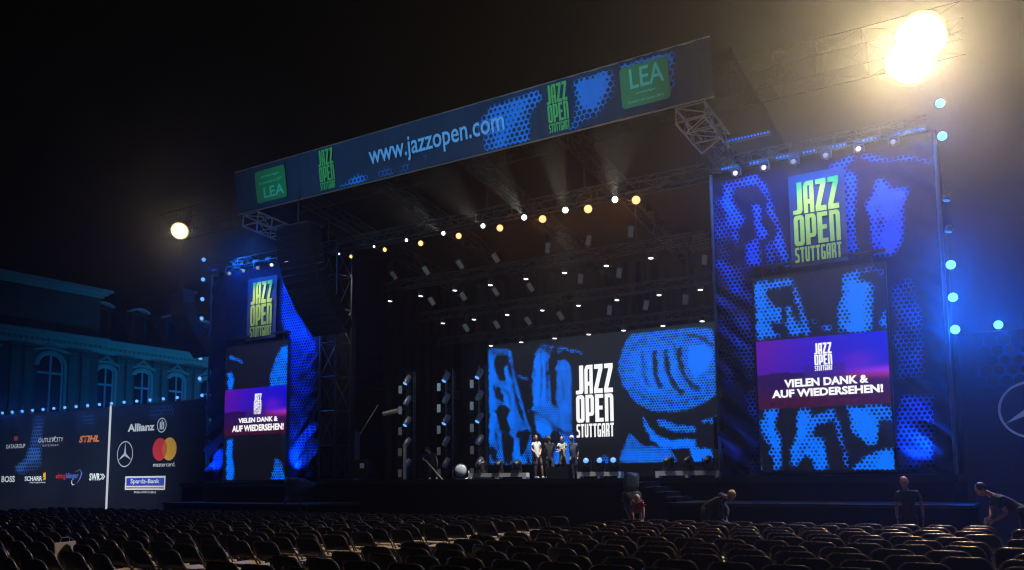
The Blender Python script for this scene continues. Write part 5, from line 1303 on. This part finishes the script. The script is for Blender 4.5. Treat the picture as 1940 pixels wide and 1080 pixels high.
    if not bald:
        q = MB(); q.ball(loc(0, -.012, .032), (.084 * k, .099 * k, .1 * k), 16, 9, rm)
        keep = []                                       # hair leaves the face free
        for fc in q.f:
            c = sum((Vector(q.v[i]) for i in fc), Vector()) / len(fc) - H_
            if c.dot(f) < .045 * k + max(0, c.dot(up) - .045 * k) * 1.6 and c.dot(up) > -.055 * k: keep.append(fc)
        q.f = keep
        for i, v in enumerate(q.v):
            c = Vector(v) - H_; q.v[i] = tuple(H_ + c * (1 + .07 * noise.noise(c * 38 + Vector((X, Y, 0)))))
        h = q.build('hair', M[hair], o, True); md = h.modifiers.new('thick', 'SOLIDIFY'); md.thickness = .012
    elif hair:
        pass
    g2 = .018
    shp = [[(lerp(pel, che, -.12), .13 * g_ + g2 * .4), (lerp(pel, che, .1), .13 * g_ + g2 * .5), (wai, .118 * g_ + g2), (che, .122 * g_ + g2), (lerp(che, nek, .75), .07 + g2)]]
    link('shirt', merge('shirt', [creased(skin_mesh('x', shp + arms(.068, sleeve, g2), 2), X)], M[top]), o)
    link('shorts' if shorts else 'trousers', merge('trousers', [creased(skin_mesh('x', [[(lerp(pel, che, .34), .105 * g_ + g2), (pel, .125 * g_ + g2)]] + legs_(g2, 'knee' if shorts else None), 2), X + 5)], M[legs]), o)
    for s_ in 'LR':
        a = Vector(J['an' + s_]); t = Vector(J['toe' + s_]); d_ = (t - a); d_.z = 0
        d_ = d_.normalized() if d_.length > .01 else Vector((0, -1, 0)); base = Vector((a.x, a.y, max(a.z - .07, .0)))
        q = MB(); sdv = Vector((-d_.y, d_.x, 0)); rmx = Matrix((sdv, d_, Vector((0, 0, 1)))).transposed()
        q.ball(base + d_ * .06 + Vector((0, 0, .042)), (.048, .135, .042), 12, 7, rmx); q.ball(base + Vector((0, 0, .06)), (.045, .06, .062), 10, 6, rmx)
        for i, v in enumerate(q.v): q.v[i] = (v[0], v[1], max(v[2], base.z))
        q.build('shoe', M[shoes], o, True)
    return o
def tracer(X, Y, z0, ox, oy, sc_):
    rz = math.atan2(-X, Y); u = Vector((math.cos(rz), math.sin(rz), 0)); n = Vector((math.sin(rz), -math.cos(rz), 0))
    def f(zx, zy, dy=0.0):
        d = ray(ox + zx / sc_, oy + zy / sc_); o_ = Vector((X, Y, z0)) - n * dy
        t = (o_ - EYEV).dot(n) / d.dot(n); q = EYEV + d * t - o_
        return (q.dot(u), dy, q.z)
    return f
def legs_to(J, sw=.0):
    return J
DK = 1.79
# four men talking on the stage
X, Y = -17.5, 30.0; t = tracer(X, Y, DK, 980, 810, 9.82)
figure('man in white t-shirt and shorts, hands clasped, leftmost of four men on the stage', X, Y, DK, dict(
    head=t(342, 192), neck=t(348, 258), chest=t(348, 345), pelvis=t(368, 545), shL=t(292, 298), shR=t(408, 296), elL=t(268, 398, -.02), elR=t(438, 410, .02), wrL=t(365, 512, -.2), wrR=t(418, 510, -.2),
    hipL=t(335, 565), hipR=t(405, 565), knL=t(345, 735, -.03), knR=t(455, 725, -.03), anL=(t(338, 900)[0], 0, .08), anR=(t(472, 900)[0], .02, .08), toeL=(t(420, 900)[0], -.1, 0), toeR=(t(500, 900)[0], -.1, 0)),
    (.55, -.8, -.1), 'c_white', 'c_tan', 'hair_dark', 'shoe_white', .5, True, girth=1.0)
X, Y = -16.95, 30.05; t = tracer(X, Y, DK, 980, 810, 9.82)
figure('man in black t-shirt and dark jeans, arms folded, second from left of four men', X, Y, DK, dict(
    head=t(585, 212), neck=t(590, 272), chest=t(595, 360), pelvis=t(595, 580), shL=t(522, 318), shR=t(668, 318), elL=t(512, 430, .02), elR=t(690, 432, .02), wrL=t(575, 455, .25), wrR=t(620, 440, .25),
    hipL=t(562, 590), hipR=t(635, 590), knL=t(560, 755), knR=t(668, 745, -.03), anL=(t(555, 900)[0], 0, .08), anR=(t(672, 900)[0], .02, .08), toeL=(t(548, 900)[0], -.2, 0), toeR=(t(715, 900)[0], -.15, 0)),
    (.1, .95, 0), 'c_black', 'c_jeans', 'hair_brown', 'shoe_white', .55)
X, Y = -16.35, 30.2; t = tracer(X, Y, DK, 980, 810, 9.82)
figure('man in grey shirt and olive shorts with crossed arms, third from left of four men', X, Y, DK, dict(
    head=t(832, 215), neck=t(836, 278), chest=t(838, 355), pelvis=t(842, 560), shL=t(775, 315), shR=t(900, 315), elL=t(742, 420, -.03), elR=t(905, 412, -.03), wrL=t(860, 388, -.2), wrR=t(780, 440, -.17),
    hipL=t(805, 580), hipR=t(882, 580), knL=t(805, 745), knR=t(890, 745), anL=(t(805, 900)[0], 0, .08), anR=(t(898, 900)[0], 0, .08), toeL=(t(790, 900)[0], -.2, 0), toeR=(t(915, 900)[0], -.2, 0)),
    (-.25, -.95, -.05), 'c_grey', 'c_olive', 'hair_brown', 'shoe_white', .55, True)
X, Y = -15.9, 30.0; t = tracer(X, Y, DK, 980, 810, 9.82)
figure('man with pale hair and navy t-shirt seen from behind, rightmost of four men', X, Y, DK, dict(
    head=t(1008, 205), neck=t(1020, 270), chest=t(1040, 350), pelvis=t(1050, 570), shL=t(975, 315), shR=t(1098, 318), elL=t(985, 440, .03), elR=t(1128, 440, .02), wrL=t(985, 545, -.03), wrR=t(1128, 552, .0),
    hipL=t(1015, 590), hipR=t(1085, 590), knL=t(1030, 750), knR=t(1095, 750), anL=(t(1050, 900)[0], 0, .08), anR=(t(1120, 900)[0], 0, .08), toeL=(t(1040, 900)[0], .15, 0), toeR=(t(1140, 900)[0], -.15, 0)),
    (-.8, .55, -.1), 'c_navy', 'c_jeans', 'hair_grey', 'shoe_dark', .6)
X, Y = -23.45, 31.0; t = tracer(X, Y, DK, 740, 680, 4.5)
figure('stagehand in black bending over a slanting pole at the left of the stage', X, Y, DK, dict(
    head=t(312, 775, -.15), neck=t(330, 795, -.05), chest=t(338, 830), pelvis=t(350, 905, .12), shL=t(288, 815), shR=t(378, 815), elL=t(275, 858, -.1), elR=t(392, 850), wrL=t(302, 872, -.25), wrR=t(398, 890, -.1),
    hipL=t(335, 910, .1), hipR=t(375, 910, .1), knL=t(335, 965), knR=t(385, 965), anL=(t(335, 1020)[0], .05, .08), anR=(t(392, 1020)[0], .05, .08), toeL=(t(325, 1000)[0], -.2, 0), toeR=(t(395, 1000)[0], -.2, 0)),
    (-.4, -.6, -.75), 'c_black', 'c_black', 'hair_brown', 'shoe_white', .55)
P5 = Plane(0, 30.75, 0)
q = MB(); q.tube([P5.world(*zoomed(740, 680, 4.5, [(296, 862)])[0]), P5.world(*zoomed(740, 680, 4.5, [(450, 1036)])[0])], .03, 6)
tag(q.build('metal_pole', M['pale_steel']), 'pale metal pole leaning in the hands of the bending stagehand', 'pole')
# people clearing up between the chairs and the stage
X, Y = -2.62, 19.9; t = tracer(X, Y, 0, 1400, 860, 3.593)
figure('bald man in black t-shirt standing upright before the right stage tower', X, Y, 0, dict(
    head=t(1125, 194), neck=t(1135, 240), chest=t(1145, 295), pelvis=t(1155, 440), shL=t(1085, 272), shR=t(1208, 270), elL=t(1072, 370), elR=t(1248, 362), wrL=t(1080, 448, -.03), wrR=t(1256, 440, -.05),
    hipL=t(1125, 455), hipR=t(1185, 455), knL=(t(1120, 450)[0], 0, .5), knR=(t(1190, 450)[0], 0, .5), anL=(t(1115, 450)[0], 0, .08), anR=(t(1195, 450)[0], 0, .08), toeL=(t(1105, 450)[0], -.2, 0), toeR=(t(1205, 450)[0], -.2, 0)),
    (-.15, -.95, -.1), 'c_black', 'c_black', None, 'shoe_dark', .6, skin='skin_red', bald=True, headr=.115)
X, Y = -.45, 18.9; t = tracer(X, Y, 0, 1800, 890, 9.0)
figure('man in black t-shirt bent forward, spread hands reaching over chairs at far right', X, Y, 0, dict(
    head=t(530, 335, -.1), neck=t(650, 405, -.05), chest=t(800, 490), pelvis=t(1240, 720, .05), shL=t(760, 500, .14), shR=t(850, 520, -.17), elL=t(700, 690, .08), elR=t(965, 735, -.22), wrL=t(700, 800, -.05), wrR=t(755, 868, -.3),
    hipL=t(1270, 740, .14), hipR=t(1275, 740, -.06), knL=(t(1270, 740)[0], .14, .5), knR=(t(1250, 740)[0], -.06, .5), anL=(t(1290, 740)[0], .16, .08), anR=(t(1290, 740)[0], -.08, .08), toeL=(t(1100, 740)[0], .14, 0), toeR=(t(1100, 740)[0], -.1, 0)),
    (-.75, -.3, -.6), 'c_black', 'c_black', 'hair_dark', 'shoe_dark', .62, skin='skin_red', headr=.112,
    hands={'R': (Vector((-1, -.1, -.12)), Vector((0, -.6, -.8)), 1.12, .25, .3), 'L': (Vector((-.8, -.2, -.5)), Vector((0, -.6, -.8)), 1.0, .4, .25)})
X, Y = -6.35, 20.0; t = tracer(X, Y, 0, 1140, 880, 6.93)
fb = figure('blond man in dark hooded jacket bending forward with a blue phone', X, Y, 0, dict(
    head=t(1700, 405, -.08), neck=t(1622, 425, -.03), chest=t(1530, 470), pelvis=t(1345, 620, .1), shL=t(1530, 445, .17), shR=t(1565, 462, -.17), elL=t(1640, 600, .15), elR=t(1560, 620, -.2), wrL=t(1640, 700, .05), wrR=t(1598, 742, -.22),
    hipL=t(1345, 640, .18), hipR=t(1350, 640, .0), knL=(t(1380, 640)[0], .15, .5), knR=(t(1390, 640)[0], -.02, .5), anL=(t(1340, 640)[0], .2, .08), anR=(t(1345, 640)[0], .0, .08), toeL=(t(1450, 640)[0], .15, 0), toeR=(t(1450, 640)[0], -.05, 0)),
    (.72, -.3, -.62), 'c_black', 'c_black', 'hair_blond', 'shoe_dark', 2, skin='skin_red',
    hands={'R': (Vector((.95, -.1, -.2)), Vector((0, -.3, -.95)), 1.0, .8, .08)})
q = MB(); q.ball(Vector(tracer(X, Y, 0, 1140, 880, 6.93)(1590, 425, .03)), (.13, .14, .09), 14, 9, Matrix.Rotation(R(35), 3, 'Y')); q.build('hood', M['c_black'], fb, True)
M['phone_blue'] = emit('lit_blue_phone', (.03, .14, .45), .35)
a = t(1655, 762, -.22)
ph = thing('phone', 'blue lit phone held in the blond man\'s hand', 'phone', Vector((X, Y, 0)) + Matrix.Rotation(math.atan2(-X, Y), 3, 'Z') @ Vector(a), math.atan2(-X, Y))
q = MB(); q.box((0, 0, 0), (.15, .075, .012)); q.build('phone_body', M['black_paint'], ph)
q = MB(); q.box((0, -.002, .0075), (.14, .068, .003)); q.box((0, -.039, .001), (.14, .003, .02)); q.build('display', M['phone_blue'], ph)
X, Y = -8.75, 20.4; t = tracer(X, Y, 0, 1140, 880, 6.93)
figure('fair-haired person in red top bending head down beside the upright covered camera', X, Y, 0, dict(
    head=t(462, 452, -.22), neck=t(468, 478, -.08), chest=t(470, 520, .06), pelvis=t(470, 600, .38), shL=t(408, 512, .02), shR=t(532, 496, .02), elL=t(395, 600, -.05), elR=t(546, 600, -.05), wrL=t(415, 690, -.12), wrR=t(546, 715, -.1),
    hipL=t(440, 610, .38), hipR=t(500, 610, .38), knL=(t(435, 610)[0], .15, .5), knR=(t(510, 610)[0], .15, .5), anL=(t(430, 610)[0], .3, .08), anR=(t(512, 610)[0], .3, .08), toeL=(t(430, 610)[0], .05, 0), toeR=(t(512, 610)[0], .05, 0)),
    (0, -.55, -.83), 'c_red', 'c_jeans', 'hair_blond', 'shoe_dark', .6, skin='skin_red')

# ================================================================== HAZE in the night air
q = MB(); q.span(-160, 100, -50, 170, -1.0, 24.0)
hz, t_, b_, out_ = nodes('night_haze'); t_.nodes.remove(b_)
pv = t_.nodes.new('ShaderNodeVolumePrincipled'); pv.inputs['Density'].default_value = HAZE_DENSITY; pv.inputs['Color'].default_value = (.9, .9, .9, 1); pv.inputs['Anisotropy'].default_value = .88
t_.links.new(pv.outputs[0], out_.inputs['Volume'])
tag(q.build('haze', hz), kind='stuff')
